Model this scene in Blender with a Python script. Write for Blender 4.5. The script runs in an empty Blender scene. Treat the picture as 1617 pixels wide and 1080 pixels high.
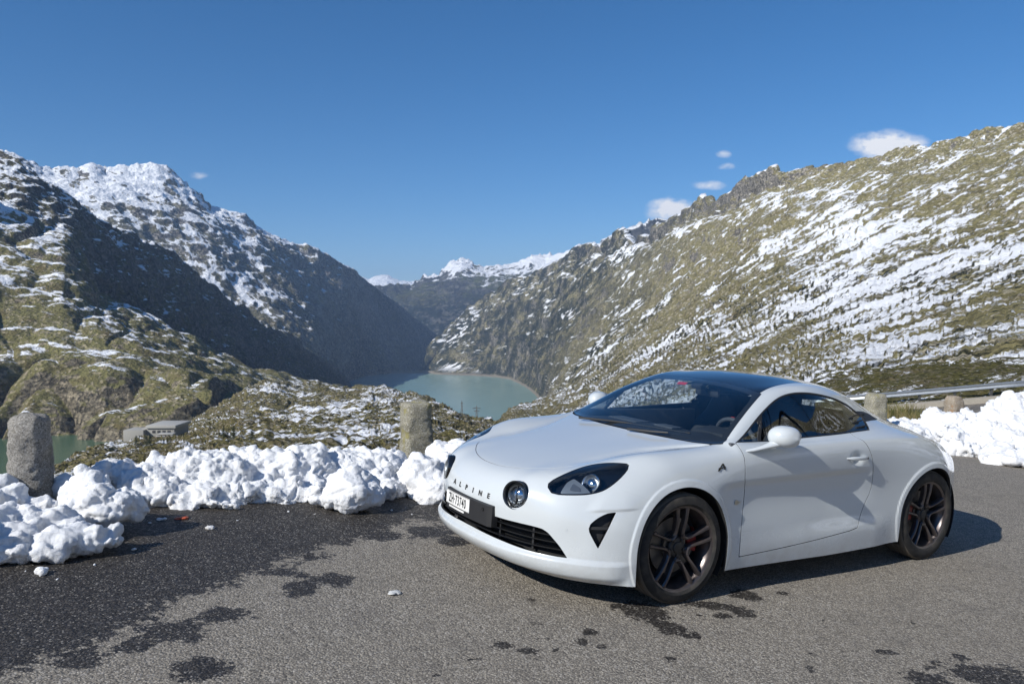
import bpy, bmesh, math, random
import numpy as np
from mathutils import Matrix, Vector, Euler

SC = bpy.context.scene
COL = SC.collection
R = math.radians
# ---------------------------------------------------------------- camera, sky, sun, exposure
CAM_H = 1.5409
cam_d = bpy.data.cameras.new('camera'); cam = bpy.data.objects.new('camera', cam_d); COL.objects.link(cam)
cam.location = (0, 0, CAM_H)
cam.rotation_euler = (R(90-1.763), 0, 0)
cam_d.sensor_width = 36.0; cam_d.lens = 1267.4/1617*36.0
cam_d.clip_start = .05; cam_d.clip_end = 60000
cam_d.dof.use_dof = True; cam_d.dof.focus_distance = 5.4; cam_d.dof.aperture_fstop = 6.3
SC.camera = cam
SUN = Vector((-.632, -.529, .566)).normalized()            # towards the sun
sun_el = math.asin(SUN.z); sun_az = math.atan2(SUN.x, SUN.y)
world = bpy.data.worlds.new('World'); SC.world = world; world.use_nodes = True
wn = world.node_tree.nodes; wl = world.node_tree.links
bg = wn['Background']; sky = wn.new('ShaderNodeTexSky'); sky.sky_type = 'NISHITA'; sky.sun_disc = False
sky.sun_elevation = sun_el; sky.sun_rotation = sun_az
sky.altitude = 2160; sky.air_density = 1.0; sky.dust_density = .0; sky.ozone_density = 4.0
def _m(op, a, b):
    n = wn.new('ShaderNodeMath'); n.operation = op
    for i, v in enumerate((a, b)):
        if isinstance(v, (int, float)): n.inputs[i].default_value = v
        else: wl.new(v, n.inputs[i])
    return n.outputs[0]
# a clear alpine blue: the sky's own colours, a little purer
hs = wn.new('ShaderNodeHueSaturation'); hs.inputs['Saturation'].default_value = 1.27; hs.inputs['Value'].default_value = 1.0
wl.new(sky.outputs[0], hs.inputs['Color'])
# a few small fair-weather clouds low over the ridges (bearing, elevation as slopes)
tc = wn.new('ShaderNodeTexCoord'); sx = wn.new('ShaderNodeSeparateXYZ'); wl.new(tc.outputs['Generated'], sx.inputs[0])
yy = _m('MAXIMUM', sx.outputs[1], .05); ba = _m('DIVIDE', sx.outputs[0], yy); el_ = _m('DIVIDE', sx.outputs[2], yy)
cx = wn.new('ShaderNodeCombineXYZ'); wl.new(ba, cx.inputs[0]); wl.new(_m('MULTIPLY', el_, 1.7), cx.inputs[1])
nz_ = wn.new('ShaderNodeTexNoise'); nz_.inputs['Scale'].default_value = 34; nz_.inputs['Detail'].default_value = 6; nz_.inputs['Roughness'].default_value = .58; wl.new(cx.outputs[0], nz_.inputs['Vector'])
tot = None
for bx, be, rx, re, k in ((.467, .211, .034, .0140, 1.25), (.197, .133, .024, .0125, .95), (.245, .163, .020, .006, .45), (.264, .186, .011, .005, .4), (.262, .202, .010, .005, .35), (.563, .213, .026, .006, .7), (-.387, .175, .014, .005, .32)):
    a = _m('DIVIDE', _m('SUBTRACT', ba, bx), rx); b = _m('DIVIDE', _m('SUBTRACT', el_, be), re)
    d = _m('ADD', _m('MULTIPLY', a, a), _m('MULTIPLY', b, b)); g_ = _m('MULTIPLY', _m('POWER', 2.718, _m('MULTIPLY', d, -.9)), k)
    tot = g_ if tot is None else _m('MAXIMUM', tot, g_)
mr = wn.new('ShaderNodeMapRange'); wl.new(_m('MULTIPLY', tot, _m('ADD', _m('MULTIPLY', nz_.outputs[0], 3.2), -.75)), mr.inputs[0]); mr.inputs[1].default_value = .12; mr.inputs[2].default_value = .55
mr.inputs[4].default_value = 1.0
cm = wn.new('ShaderNodeMix'); cm.data_type = 'RGBA'; wl.new(mr.outputs[0], cm.inputs[0]); wl.new(hs.outputs[0], cm.inputs[6]); cm.inputs[7].default_value = (8.6, 8.7, 9.0, 1)
wl.new(cm.outputs[2], bg.inputs[0]); bg.inputs[1].default_value = .102
sun_d = bpy.data.lights.new('sun', 'SUN'); sun_d.energy = 5.0; sun_d.angle = R(.53); sun_d.color = (1, .965, .90)
sun = bpy.data.objects.new('sun', sun_d); COL.objects.link(sun)
sun.rotation_euler = SUN.to_track_quat('Z', 'Y').to_euler(); sun.location = (-20, -20, 20)
vs = SC.view_settings; vs.view_transform = 'Standard'; vs.look = 'None'; vs.exposure = .16; vs.gamma = 1; vs.use_curve_mapping = False
SC.cycles.max_bounces = 8; SC.cycles.transparent_max_bounces = 16
# ---------------------------------------------------------------- helpers
def tag(o, label=None, cat=None, group=None, kind=None):
    if label: o['label'] = label
    if cat: o['category'] = cat
    if group: o['group'] = group
    if kind: o['kind'] = kind
    return o
def empty(name, loc=(0, 0, 0), rot=(0, 0, 0)):
    o = bpy.data.objects.new(name, None); COL.objects.link(o); o.location = loc; o.rotation_euler = rot
    o.empty_display_size = .2
    return o
def link(name, me, parent=None, loc=None):
    o = bpy.data.objects.new(name, me); COL.objects.link(o)
    if parent: o.parent = parent
    if loc is not None: o.location = loc
    return o
def copy_tree(o, parent=None):
    c = o.copy(); COL.objects.link(c); c.parent = parent
    for ch in [x for x in bpy.data.objects if x.parent == o]: copy_tree(ch, c)
    return c
def gz(x): return -.06919*x                                  # the lay-by falls gently to the right
def ray(px, py):
    d = Vector(((px-808.5)/1267.4, 1, -(py-540)/1267.4)); a = R(-1.763)
    return Vector((d.x, d.y*math.cos(a)-d.z*math.sin(a), d.y*math.sin(a)+d.z*math.cos(a)))
def gpt(px, py, h=0):                                        # where a sight line meets the pavement
    d = ray(px, py); s = (CAM_H-h)/(-d.z-.06919*d.x)
    return Vector((d.x*s, d.y*s, gz(d.x*s)+h))
def far(px, py, D):                                          # a point at ground distance D
    d = ray(px, py); return Vector((d.x*D, D, CAM_H+d.z*D))

class MB:
    """collects pieces of one mesh"""
    def __init__(s): s.v = []; s.f = []
    def add(s, vs, fs):
        k = len(s.v); s.v += [tuple(map(float, p)) for p in vs]; s.f += [tuple(k+i for i in f) for f in fs]; return s
    def box(s, c, d, rot=None, bev=0):
        bm = bmesh.new(); bmesh.ops.create_cube(bm, size=1)
        for v in bm.verts: v.co = Vector((v.co.x*d[0], v.co.y*d[1], v.co.z*d[2]))
        if bev: bmesh.ops.bevel(bm, geom=bm.edges[:], offset=bev, segments=2, profile=.6, affect='EDGES')
        M = Matrix.Translation(c)
        if rot is not None: M = M @ (Euler(rot).to_matrix().to_4x4() if not isinstance(rot, Matrix) else rot.to_4x4())
        bm.transform(M); bm.verts.index_update()
        s.add([v.co for v in bm.verts], [[v.index for v in f.verts] for f in bm.faces]); bm.free(); return s
    def loft(s, rings, cap=True, closed=True):
        n = len(rings[0]); vs = [p for r in rings for p in r]; fs = []
        for i in range(len(rings)-1):
            for j in range(n if closed else n-1):
                k = (j+1) % n; fs.append((i*n+j, i*n+k, (i+1)*n+k, (i+1)*n+j))
        if cap: fs += [tuple(range(n))[::-1], tuple(range((len(rings)-1)*n, len(rings)*n))]
        return s.add(vs, fs)
    def tube(s, path, rad, n=10, up=(0, 0, 1), sq=1.0, cap=True):
        P = [Vector(p) for p in path]; rings = []
        for i, p in enumerate(P):
            t = (P[min(i+1, len(P)-1)]-P[max(i-1, 0)]).normalized()
            a = t.cross(Vector(up))
            if a.length < 1e-4: a = t.cross(Vector((1, 0, 0)))
            a.normalize(); b = a.cross(t)
            r = rad[i] if isinstance(rad, (list, tuple)) else rad
            r = r if isinstance(r, (list, tuple)) else (r, r*sq)
            rings.append([p+a*(r[0]*math.cos(w))+b*(r[1]*math.sin(w)) for w in [2*math.pi*k/n for k in range(n)]])
        return s.loft(rings, cap)
    def lathe(s, prof, c, axis='Y', n=48, a0=0, a1=2*math.pi):
        full = abs(a1-a0-2*math.pi) < 1e-6; m = n if full else n+1; vs = []; fs = []
        for k in range(m):
            w = a0+(a1-a0)*k/n
            for r, h in prof:
                p = {'Y': (r*math.cos(w), h, r*math.sin(w)), 'Z': (r*math.cos(w), r*math.sin(w), h), 'X': (h, r*math.cos(w), r*math.sin(w))}[axis]
                vs.append((c[0]+p[0], c[1]+p[1], c[2]+p[2]))
        q = len(prof)
        for k in range(n):
            k2 = (k+1) % m
            for i in range(q-1): fs.append((k*q+i, k*q+i+1, k2*q+i+1, k2*q+i))
        return s.add(vs, fs)
    def build(s, name, m, parent=None, smooth=True, sharp=35, loc=None, fix=True):
        me = bpy.data.meshes.new(name); me.from_pydata(s.v, [], s.f); me.validate()
        if fix:
            bm = bmesh.new(); bm.from_mesh(me); bmesh.ops.recalc_face_normals(bm, faces=bm.faces); bm.to_mesh(me); bm.free()
        if m: me.materials.append(m)
        if smooth:
            me.polygons.foreach_set('use_smooth', [True]*len(me.polygons)); me.set_sharp_from_angle(angle=R(sharp))
        return link(name, me, parent, loc)
def grid_mesh(name, P, m, parent=None, uv=None, flip=False, smooth=True):
    h, w = P.shape[:2]
    me = bpy.data.meshes.new(name); me.vertices.add(h*w); me.vertices.foreach_set('co', P.astype(np.float32).ravel())
    i = np.arange(h*w).reshape(h, w); q = np.stack([i[:-1, :-1], i[:-1, 1:], i[1:, 1:], i[1:, :-1]], -1).reshape(-1, 4)
    if flip: q = q[:, ::-1]
    me.loops.add(q.size); me.loops.foreach_set('vertex_index', q.ravel().astype(np.int32))
    me.polygons.add(len(q)); me.polygons.foreach_set('loop_start', np.arange(0, q.size, 4, dtype=np.int32))
    me.polygons.foreach_set('use_smooth', np.full(len(q), smooth)); me.update(); me.validate()
    me.materials.append(m)
    return link(name, me, parent)

# ---- gradient noise on arrays
_rs = np.random.RandomState(7); _pm = _rs.permutation(256).astype(np.int64); _pm = np.concatenate([_pm, _pm, _pm])
_gr = _rs.normal(size=(256, 3)); _gr /= np.linalg.norm(_gr, axis=1)[:, None]
def noise3(P):
    i = np.floor(P).astype(np.int64); f = P-i; u = f*f*f*(f*(f*6-15)+10); i &= 255
    out = 0
    for a in (0, 1):
        for b in (0, 1):
            for c in (0, 1):
                h = _pm[_pm[_pm[(i[..., 0]+a) & 255]+((i[..., 1]+b) & 255)]+((i[..., 2]+c) & 255)]
                g = _gr[h]; d = f-np.array([a, b, c])
                w = (u[..., 0] if a else 1-u[..., 0])*(u[..., 1] if b else 1-u[..., 1])*(u[..., 2] if c else 1-u[..., 2])
                out = out+w*(g*d).sum(-1)
    return out*1.5
def fbm(P, o=5, lac=2.03, g=.5, ridge=False):
    s = 0; a = 1; t = 0
    for k in range(o):
        n = noise3(P*lac**k+17.3*k)
        s = s+a*((1-2*np.abs(n)) if ridge else n); t += a; a *= g
    return s/t

# ---- materials
class NT:
    def __init__(s, name):
        s.m = bpy.data.materials.new(name); s.m.use_nodes = True; s.t = s.m.node_tree; s.t.nodes.clear()
        s.out = s.t.nodes.new('ShaderNodeOutputMaterial')
    def n(s, kind, ins=None, **at):
        d = s.t.nodes.new(kind)
        for k, v in at.items(): setattr(d, k, v)
        for k, v in (ins or {}).items():
            i = d.inputs[k]
            if isinstance(v, bpy.types.NodeSocket): s.t.links.new(v, i)
            elif isinstance(v, (tuple, list)) and len(v) == 3 and i.type == 'RGBA': i.default_value = (*v, 1)
            else: i.default_value = v
        return d
    def co(s, kind='Object'): return s.n('ShaderNodeTexCoord').outputs[kind]
    def pos(s): return s.n('ShaderNodeNewGeometry').outputs['Position']
    def map(s, v, scale=(1, 1, 1), rot=(0, 0, 0), loc=(0, 0, 0)):
        return s.n('ShaderNodeMapping', {'Vector': v, 'Scale': scale, 'Rotation': rot, 'Location': loc}).outputs[0]
    def noise(s, v, sc, det=4, rough=.55, dist=0, **k):
        return s.n('ShaderNodeTexNoise', {'Vector': v, 'Scale': sc, 'Detail': det, 'Roughness': rough, 'Distortion': dist}, **k).outputs[0]
    def vor(s, v, sc, out='Distance', **k): return s.n('ShaderNodeTexVoronoi', {'Vector': v, 'Scale': sc}, **k).outputs[out]
    def ramp(s, f, stops, ip='LINEAR'):
        d = s.n('ShaderNodeValToRGB', {'Fac': f}); r = d.color_ramp; r.interpolation = ip
        while len(r.elements) > 1: r.elements.remove(r.elements[-1])
        for k, (p, c) in enumerate(stops):
            e = r.elements[0] if k == 0 else r.elements.new(p)
            e.position = p; e.color = (*c, 1) if isinstance(c, (tuple, list)) else (c, c, c, 1)
        return d.outputs[0]
    def mr(s, v, a, b, c=0, d=1, ip='LINEAR'):
        return s.n('ShaderNodeMapRange', {'Value': v, 'From Min': a, 'From Max': b, 'To Min': c, 'To Max': d}, interpolation_type=ip).outputs[0]
    def ma(s, op, a, b=0, c=0, clamp=False): return s.n('ShaderNodeMath', {0: a, 1: b, 2: c}, operation=op, use_clamp=clamp).outputs[0]
    def mix(s, f, a, b, bt='MIX'):
        d = s.n('ShaderNodeMix', data_type='RGBA', blend_type=bt)
        for k, v in ((0, f), (6, a), (7, b)):
            i = d.inputs[k]
            if isinstance(v, bpy.types.NodeSocket): s.t.links.new(v, i)
            elif k and not isinstance(v, (tuple, list)): i.default_value = (v, v, v, 1)
            else: i.default_value = (*v, 1) if k else v
        return d.outputs[2]
    def bump(s, h, st=.3, dist=.01, nrm=None):
        i = {'Height': h, 'Strength': st, 'Distance': dist}
        if nrm is not None: i['Normal'] = nrm
        return s.n('ShaderNodeBump', i).outputs[0]
    def sep(s, v): return s.n('ShaderNodeSeparateXYZ', {0: v}).outputs
    def bsdf(s, **k):
        al = {'col': 'Base Color', 'rough': 'Roughness', 'metal': 'Metallic', 'nrm': 'Normal', 'coat': 'Coat Weight', 'coatr': 'Coat Roughness', 'spec': 'Specular IOR Level', 'sss': 'Subsurface Weight', 'sssr': 'Subsurface Radius', 'ssss': 'Subsurface Scale', 'em': 'Emission Color', 'ems': 'Emission Strength', 'ior': 'IOR', 'trans': 'Transmission Weight', 'alpha': 'Alpha'}
        return s.n('ShaderNodeBsdfPrincipled', {al[a]: b for a, b in k.items()}).outputs[0]
    def done(s, sh, disp=None):
        s.t.links.new(sh, s.out.inputs[0]); return s.m
def simple(name, col, rough=.5, metal=0, **k):
    t = NT(name); c = t.noise(t.co(), 9, 4)
    cc = t.mix(t.mr(c, .3, .7), tuple(x*.88 for x in col), tuple(min(1, x*1.1) for x in col))
    return t.done(t.bsdf(col=cc, rough=rough, metal=metal, **k))
def text_mesh(body, size, depth=.0, scalex=1.0, spacing=1.0, bold=0):
    cu = bpy.data.curves.new('lettering', 'FONT'); cu.body = body; cu.size = size; cu.extrude = depth; cu.align_x = 'CENTER'; cu.align_y = 'CENTER'
    cu.resolution_u = 4; cu.offset = bold; cu.space_character = spacing
    ob = bpy.data.objects.new('lettering', cu); COL.objects.link(ob)
    me = bpy.data.meshes.new_from_object(ob); bpy.data.objects.remove(ob); bpy.data.curves.remove(cu)
    for v in me.vertices: v.co.x *= scalex
    return me
def sstep(a, b, x):
    t = np.clip((x-a)/(b-a), 0, 1); return t*t*(3-2*t)
# ---------------------------------------------------------------- mountains, lakes
def terrain_mat(name, scale, snow=.5, streak=(0, 0, .6), veg=.5, trees=0., alt0=-400, alt1=900, altk=.3, shore=None, grass=(.115, .122, .040), rock=(.155, .145, .125), fine=1.0, slope=.9, dark=1.0, stretch=3.2, scrub=.8, steep=.55, wood=False, stf=13, wst=1.05, wfin=.85):
    """rock, grass and snow lying where ledges hold it; scale = size of the coarse features in metres"""
    t = NT(name); p = t.pos(); g = t.n('ShaderNodeNewGeometry'); nz = t.sep(g.outputs['Normal'])[2]; z = t.sep(p)[2]
    s = 1/scale
    big = t.noise(p, s*1.0, 5, .6); mid = t.noise(t.map(p, (1, 1, 1.5)), s*6, 7, .62, .4); fin = t.noise(t.map(p, (1, 1, 1.6), (.3, .2, 0)), s*38*fine, 6, .68)
    dv = Vector(streak).normalized(); dp = t.n('ShaderNodeVectorMath', {0: p, 1: tuple(dv)}, operation='DOT_PRODUCT').outputs['Value']
    al = t.n('ShaderNodeVectorMath', {0: tuple(dv), 'Scale': t.ma('MULTIPLY', dp, 1-1/stretch)}, operation='SCALE').outputs[0]
    pa = t.n('ShaderNodeVectorMath', {0: p, 1: al}, operation='SUBTRACT').outputs[0]
    st = t.noise(pa, s*stf, 7, .64, .5)
    vn = t.n('ShaderNodeTexVoronoi', {'Vector': t.map(p, (1, 1, 1.4)), 'Scale': s*46*fine}); vr = vn.outputs['Distance']; vr_c = vn.outputs['Color']
    # rock, veined with dark joints
    rk = t.mix(t.mr(mid, .32, .68), tuple(c*.62*dark for c in rock), tuple(c*1.3*dark for c in rock))
    jt = t.noise(t.map(p, (1, 1, .45)), s*7, 5, .6, .8); jm = t.mr(t.ma('ABSOLUTE', t.ma('SUBTRACT', jt, .5)), .0, .028, .85, 0)
    rk = t.mix(jm, rk, (.022, .021, .020)); rk = t.mix(t.mr(fin, .42, .62, 0, .75), rk, (.045, .042, .037))
    # grass and moss
    hue = t.noise(p, s*3.1, 4, .6)
    gr = t.mix(t.mr(hue, .38, .62), tuple(c*.72 for c in grass), grass); gr = t.mix(t.mr(mid, .50, .70, 0, .8), gr, (.175, .135, .07))
    vm = t.ma('ADD', t.ma('MULTIPLY', big, .7), t.ma('ADD', t.ma('MULTIPLY', mid, 1.1), t.ma('MULTIPLY', t.ma('SUBTRACT', nz, .62), steep)))
    vm = t.mr(vm, 1.10-veg*.62, 1.18-veg*.62)
    col = t.mix(vm, rk, gr)
    # dwarf shrubs and boulder gaps: small dark clumps
    sh = t.noise(t.map(p, (1, 1, 1.3), (.1, .4, .2)), s*30*fine, 5, .62, .3)
    col = t.mix(t.mr(t.ma('ADD', sh, t.ma('MULTIPLY', t.ma('SUBTRACT', hue, .5), .35)), .50, .57, 0, scrub), col, (.026, .027, .012))
    col = t.mix(t.mr(t.sep(vr_c)[0], .80, .84, 0, .5), col, tuple(min(1, c*1.7) for c in rock))
    if trees:
        tm = t.ma('MULTIPLY', t.mr(t.ma('ADD', fin, t.ma('MULTIPLY', big, .7)), .98-trees*.42, 1.04-trees*.42), t.mr(z, alt1*.35, alt1*.1))
        if wood: tm = t.ma('MAXIMUM', tm, t.ma('MULTIPLY', t.mr(t.ma('ADD', sh, t.ma('MULTIPLY', hue, .8)), .82, .90), t.mr(t.sep(p)[1], 2000, 3900, 0, .95)))
        col = t.mix(tm, col, (.014, .020, .012))
    if shore is not None:
        sm = t.mr(t.ma('ADD', z, t.ma('MULTIPLY', t.ma('SUBTRACT', mid, .5), 14)), shore+14, shore+9)
        col = t.mix(sm, col, t.mix(t.mr(fin, .3, .7), (.30, .26, .20), (.20, .175, .14)))
    # snow: ledges, hollows, higher ground
    a = t.mr(z, alt0, alt1)
    sn = t.ma('ADD', t.ma('MULTIPLY', st, wst), t.ma('ADD', t.ma('MULTIPLY', fin, wfin), t.ma('MULTIPLY', mid, .25)))
    sn = t.ma('ADD', sn, t.ma('ADD', t.ma('MULTIPLY', t.ma('SUBTRACT', nz, .7), slope), t.ma('MULTIPLY', t.ma('SUBTRACT', a, .5), altk*2)))
    sn = t.ma('ADD', sn, t.ma('MULTIPLY', t.ma('SUBTRACT', big, .5), .9))
    k = 1.50-snow*.8
    sm = t.mr(sn, k, k+.07)
    if shore is not None: sm = t.ma('MULTIPLY', sm, t.mr(z, shore+10, shore+40))
    col = t.mix(sm, col, (.84, .855, .88))
    h = t.ma('ADD', t.ma('MULTIPLY', fin, .5), t.ma('ADD', t.ma('MULTIPLY', vr, .22), t.ma('MULTIPLY', mid, 1.2)))
    h = t.mix(t.ma('MULTIPLY', sm, .6), h, .75)
    nb = t.bump(h, 1.0, scale*.065)
    return t.done(t.bsdf(col=col, rough=.92, spec=.15, nrm=nb))

def interp_profile(pr, xs):
    a = np.array(pr, float); D = np.exp(np.interp(xs, a[:, 0], np.log(a[:, 2])))
    return np.interp(xs, a[:, 0], a[:, 1]), D
def slope_sheet(name, profs, mat, x0, x1, dx=1.9, dy=1.9, rough=1.0, lmax=.2, crest=1.0, back=.25, label=None, fall=.5, seed=0.0, minl=3.0, kind='structure', ledge=0.0, billow=0.0, crag=None, slabs=0, foot=None, calm=None):
    """A mountain side: profiles run from the crest down, each a chain of (bearing, elevation, ground distance); the far side drops away behind the crest."""
    xs = np.arange(x0, x1+dx, dx); Y = []; D = []
    for pr in profs: y, d = interp_profile(pr, xs); Y.append(y); D.append(d)
    Y = np.array(Y); D = np.array(D); n = len(profs)
    H = np.abs(Y[-1]-Y[0]).max(); rows = max(24, int(H/dy)); tt = np.linspace(0, n-1, rows)
    def ci(A):
        P = np.concatenate([2*A[:1]-A[1:2], A, 2*A[-1:]-A[-2:-1]]); out = []
        for t in tt:
            i = min(int(t), n-2); s = t-i; p0, p1, p2, p3 = P[i:i+4]
            m1, m2 = (p2-p0)/2, (p3-p1)/2
            m1 = np.clip(m1, -3*np.abs(p2-p1), 3*np.abs(p2-p1)); m2 = np.clip(m2, -3*np.abs(p2-p1), 3*np.abs(p2-p1))
            out.append((2*s**3-3*s*s+1)*p1+(s**3-2*s*s+s)*m1+(-2*s**3+3*s*s)*p2+(s**3-s*s)*m2)
        return np.array(out)
    Yg = ci(Y); Dg = np.exp(ci(np.log(D)))
    c, s_ = math.cos(R(-1.763)), math.sin(R(-1.763))
    el = -(Yg-540)/1267.4; ry = c-el*s_; rz = s_+el*c; rx = np.broadcast_to((xs-808.5)/1267.4, Yg.shape)
    P = np.stack([rx/ry*Dg, Dg, CAM_H+rz/ry*Dg], -1)
    # the far side
    nb = 14; b = []
    for k in range(nb, 0, -1):
        f = back*k/nb; q = P[0].copy(); d0 = Dg[0]; q[:, 0] *= 1+f; q[:, 1] *= 1+f; q[:, 2] -= d0*f*fall*(.35+.65*min(1, f/back*1.5)); b.append(q)
    P = np.concatenate([np.array(b), P]); DD = np.concatenate([np.repeat(Dg[:1], nb, 0), Dg])
    du = np.gradient(P, axis=1); dv = np.gradient(P, axis=0); N = np.cross(dv, du); N /= np.maximum(np.linalg.norm(N, axis=-1, keepdims=True), 1e-9)
    N *= np.where(N[..., 2:] < 0, -1, 1); N = N*.75+np.array([0, 0, .35])
    edge = np.minimum(1, np.arange(P.shape[0])[:, None]*0+1.)
    lam = DD.max()*lmax; h = 0*DD
    k = 0
    while lam > DD.min()*minl/1267:
        w = sstep(lmax*1.2, lmax*.5, lam/DD)*sstep(minl*.5/1267, minl*1.3/1267, lam/DD)
        q = (P+seed)/lam*np.array([1, 1, 1.25])
        rg = 1-2*np.abs(noise3(q+k*7.7)); nn = noise3(q*1.37+3.3*k); rg = rg*(1-2*billow)
        am = .036+.05*sstep(.07, .02, lam/DD)
        h = h+w*lam*rough*am*(rg+.8*nn)
        lam /= 1.9; k += 1
    if ledge:                                                # benches and small cliffs
        z = P[..., 2]+h; st = DD*ledge; w = noise3(P/(DD.mean()*.12)+9)*1.2; f = (z/st+w); fr = f-np.floor(f)
        h = h+(sstep(.25, .75, fr)-fr)*st*.55
    if calm: h = h*(1-.75*sstep(calm[0], calm[1], xs))[None]
    if foot is not None: h = h*(.12+.88*sstep(foot+5, foot+130, P[..., 2]))
    P = P+N*(h-.0)[..., None]*crest
    if slabs:                                                # tall rounded buttresses split by deep clefts
        fx = np.stack([P[..., 0]/slabs, P[..., 1]/slabs*.6, P[..., 2]/slabs*.28], -1); fx = fx+.35*np.stack([noise3(P/slabs*.7+k_*5) for k_ in range(3)], -1)
        c1 = np.abs(noise3(fx)); c2 = np.abs(noise3(fx*2.3+4)); row = sstep(.35, .75, np.linspace(-.1, 1, P.shape[0]))[:, None]
        P = P+N*((np.minimum(c1*2.2, .6)*slabs*.62+np.minimum(c2*2, .5)*slabs*.28-slabs*.2)*(.25+.75*row))[..., None]
    if crag:                                                 # towers and notches along the crest
        for cx0, cx1, amp, lam_ in crag:
            wx = sstep(cx0, cx0+30, xs)*sstep(cx1, cx1-30, xs); row = np.arange(P.shape[0])-nb; wy = np.where(row < 0, np.clip(1+row/6, 0, 1), np.clip(1-row/(amp*2.2/dy), 0, 1))
            c_ = 1-2*np.abs(noise3(np.stack([xs/lam_, 0*xs+seed, 0*xs], -1))); c_ = c_+.45*(1-2*np.abs(noise3(np.stack([xs/lam_*2.3, 0*xs+seed+5, 0*xs], -1))))+.15*noise3(np.stack([xs/lam_*5, 0*xs+seed+9, 0*xs], -1))
            P[..., 2] += wy[:, None]*(wx*(c_-.9)*amp)[None]*Dg[0][None]/1267
    o = grid_mesh(name, P, mat, flip=True)
    if kind: o['kind'] = kind
    if label: o['label'] = label
    return o

M_FAR = terrain_mat('distant_rock', 2600, snow=.27, veg=.2, trees=.6, alt0=-200, alt1=900, altk=.75, slope=.6, dark=.9, streak=(.5, .7, -.5), scrub=.3)
M_B = terrain_mat('peak_rock_snow', 620, snow=.41, streak=(.6, -.5, -.7), veg=.35, trees=.18, alt0=-300, alt1=950, altk=.26, slope=1.1, stf=9, wst=1.4, wfin=.5, rock=(.34, .31, .27), grass=(.24, .22, .12), stretch=2.8, scrub=.6)
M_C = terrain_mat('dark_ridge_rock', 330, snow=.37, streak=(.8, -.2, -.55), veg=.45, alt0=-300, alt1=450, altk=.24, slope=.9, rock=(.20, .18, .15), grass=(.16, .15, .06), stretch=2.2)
M_C2 = terrain_mat('mossy_slab_rock', 190, snow=.33, streak=(1, .1, -.05), veg=.42, alt0=-150, alt1=260, altk=.16, slope=.9, rock=(.33, .28, .20), grass=(.26, .24, .10), fine=.9, stretch=3, scrub=.35, steep=.8, stf=9, wst=1.4, wfin=.5)
M_E = terrain_mat('knoll_heath', 80, snow=.20, streak=(1, .2, -.25), veg=.50, alt0=-150, alt1=80, altk=.03, slope=.8, rock=(.31, .26, .19), grass=(.24, .21, .08), fine=1.0, stretch=1.7, scrub=1.0, stf=10, wst=1.3, wfin=.6)
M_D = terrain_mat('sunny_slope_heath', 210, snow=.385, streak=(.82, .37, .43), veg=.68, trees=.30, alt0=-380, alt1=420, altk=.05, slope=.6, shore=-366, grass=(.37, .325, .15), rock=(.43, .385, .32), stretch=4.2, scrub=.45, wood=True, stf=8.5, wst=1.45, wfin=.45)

slope_sheet('distant_mountain', [[(480, 455, 15000), (560, 450, 15000), (585, 446, 15000), (608, 443, 15000), (640, 450, 15000), (760, 446, 15000), (840, 450, 15000)], [(480, 620, 11500), (840, 620, 11500)]], M_FAR, 480, 840, 3, 3, seed=5)
slope_sheet('snowy_mountain', [
    [(540, 500, 8200), (590, 462, 8300), (620, 455, 8500), (649, 453, 8700), (668, 444, 8800), (694, 437, 8900), (710, 420, 9000), (730, 415, 9000), (746, 424, 9000), (765, 429, 9000), (797, 424, 9000), (820, 417, 9000), (842, 406, 9000), (861, 408, 9000), (894, 403, 8800), (910, 395, 8500), (923, 388, 8200), (950, 385, 7800), (975, 375, 7000), (1000, 364, 6500), (1025, 357, 6200), (1052, 353, 6000), (1080, 360, 6000), (1180, 380, 6000)],
    [(540, 530, 7800), (694, 490, 7900), (820, 470, 7900), (950, 440, 6900), (1180, 440, 5200)],
    [(540, 610, 7000), (694, 600, 7000), (820, 600, 7000), (1180, 600, 5000)]], M_FAR, 540, 1180, 2, 2.2, crag=[(600, 1100, 4, 14)], rough=.75, seed=31)
slope_sheet('left_peak', [
    [(-220, 240, 3700), (0, 251, 4100), (32, 252, 4185), (65, 271, 4273), (83, 275, 4321), (105, 274, 4380), (126, 279, 4436), (144, 272, 4484), (166, 278, 4531), (195, 274, 4587), (224, 272, 4643), (253, 271, 4700), (267, 275, 4726), (285, 289, 4760), (307, 307, 4802), (332, 334, 4850), (361, 341, 4893), (383, 347, 4925), (401, 361, 4952), (433, 378, 5000), (469, 396, 5107), (505, 410, 5229), (534, 423, 5400), (560, 433, 5600), (572, 440, 5777), (588, 451, 6013), (604, 465, 6250), (624, 478, 6535), (646, 497, 6850), (669, 514, 7099), (685, 527, 7272), (696, 537, 7391), (706, 560, 7500)],
    [(-220, 330, 3300), (0, 330, 3600), (150, 335, 3850), (250, 350, 4042), (332, 375, 4200), (433, 430, 4480), (534, 480, 5020), (604, 515, 5780), (646, 540, 6300), (675, 558, 6686), (706, 575, 7100)],
    [(-220, 480, 2700), (0, 480, 2950), (200, 480, 3250), (332, 505, 3450), (433, 535, 3480), (490, 560, 3600), (520, 572, 4000), (548, 580, 4600), (575, 583, 5000), (604, 583, 5150), (630, 585, 5350), (650, 588, 5700), (675, 590, 6300), (706, 592, 6600)],
    [(-220, 640, 2500), (0, 640, 2550), (332, 640, 3000), (433, 650, 3050), (490, 640, 3300), (530, 612, 4250), (552, 604, 4600), (575, 596, 4950), (604, 594, 5150), (630, 594, 5300), (650, 597, 5700), (675, 600, 6200), (706, 605, 6500)]], M_B, -220, 706, 1.9, 2.0, foot=-365, calm=(520, 600), crag=[(-220, 350, 4.5, 24), (330, 600, 2.5, 16)], rough=1.0, seed=77)
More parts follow.
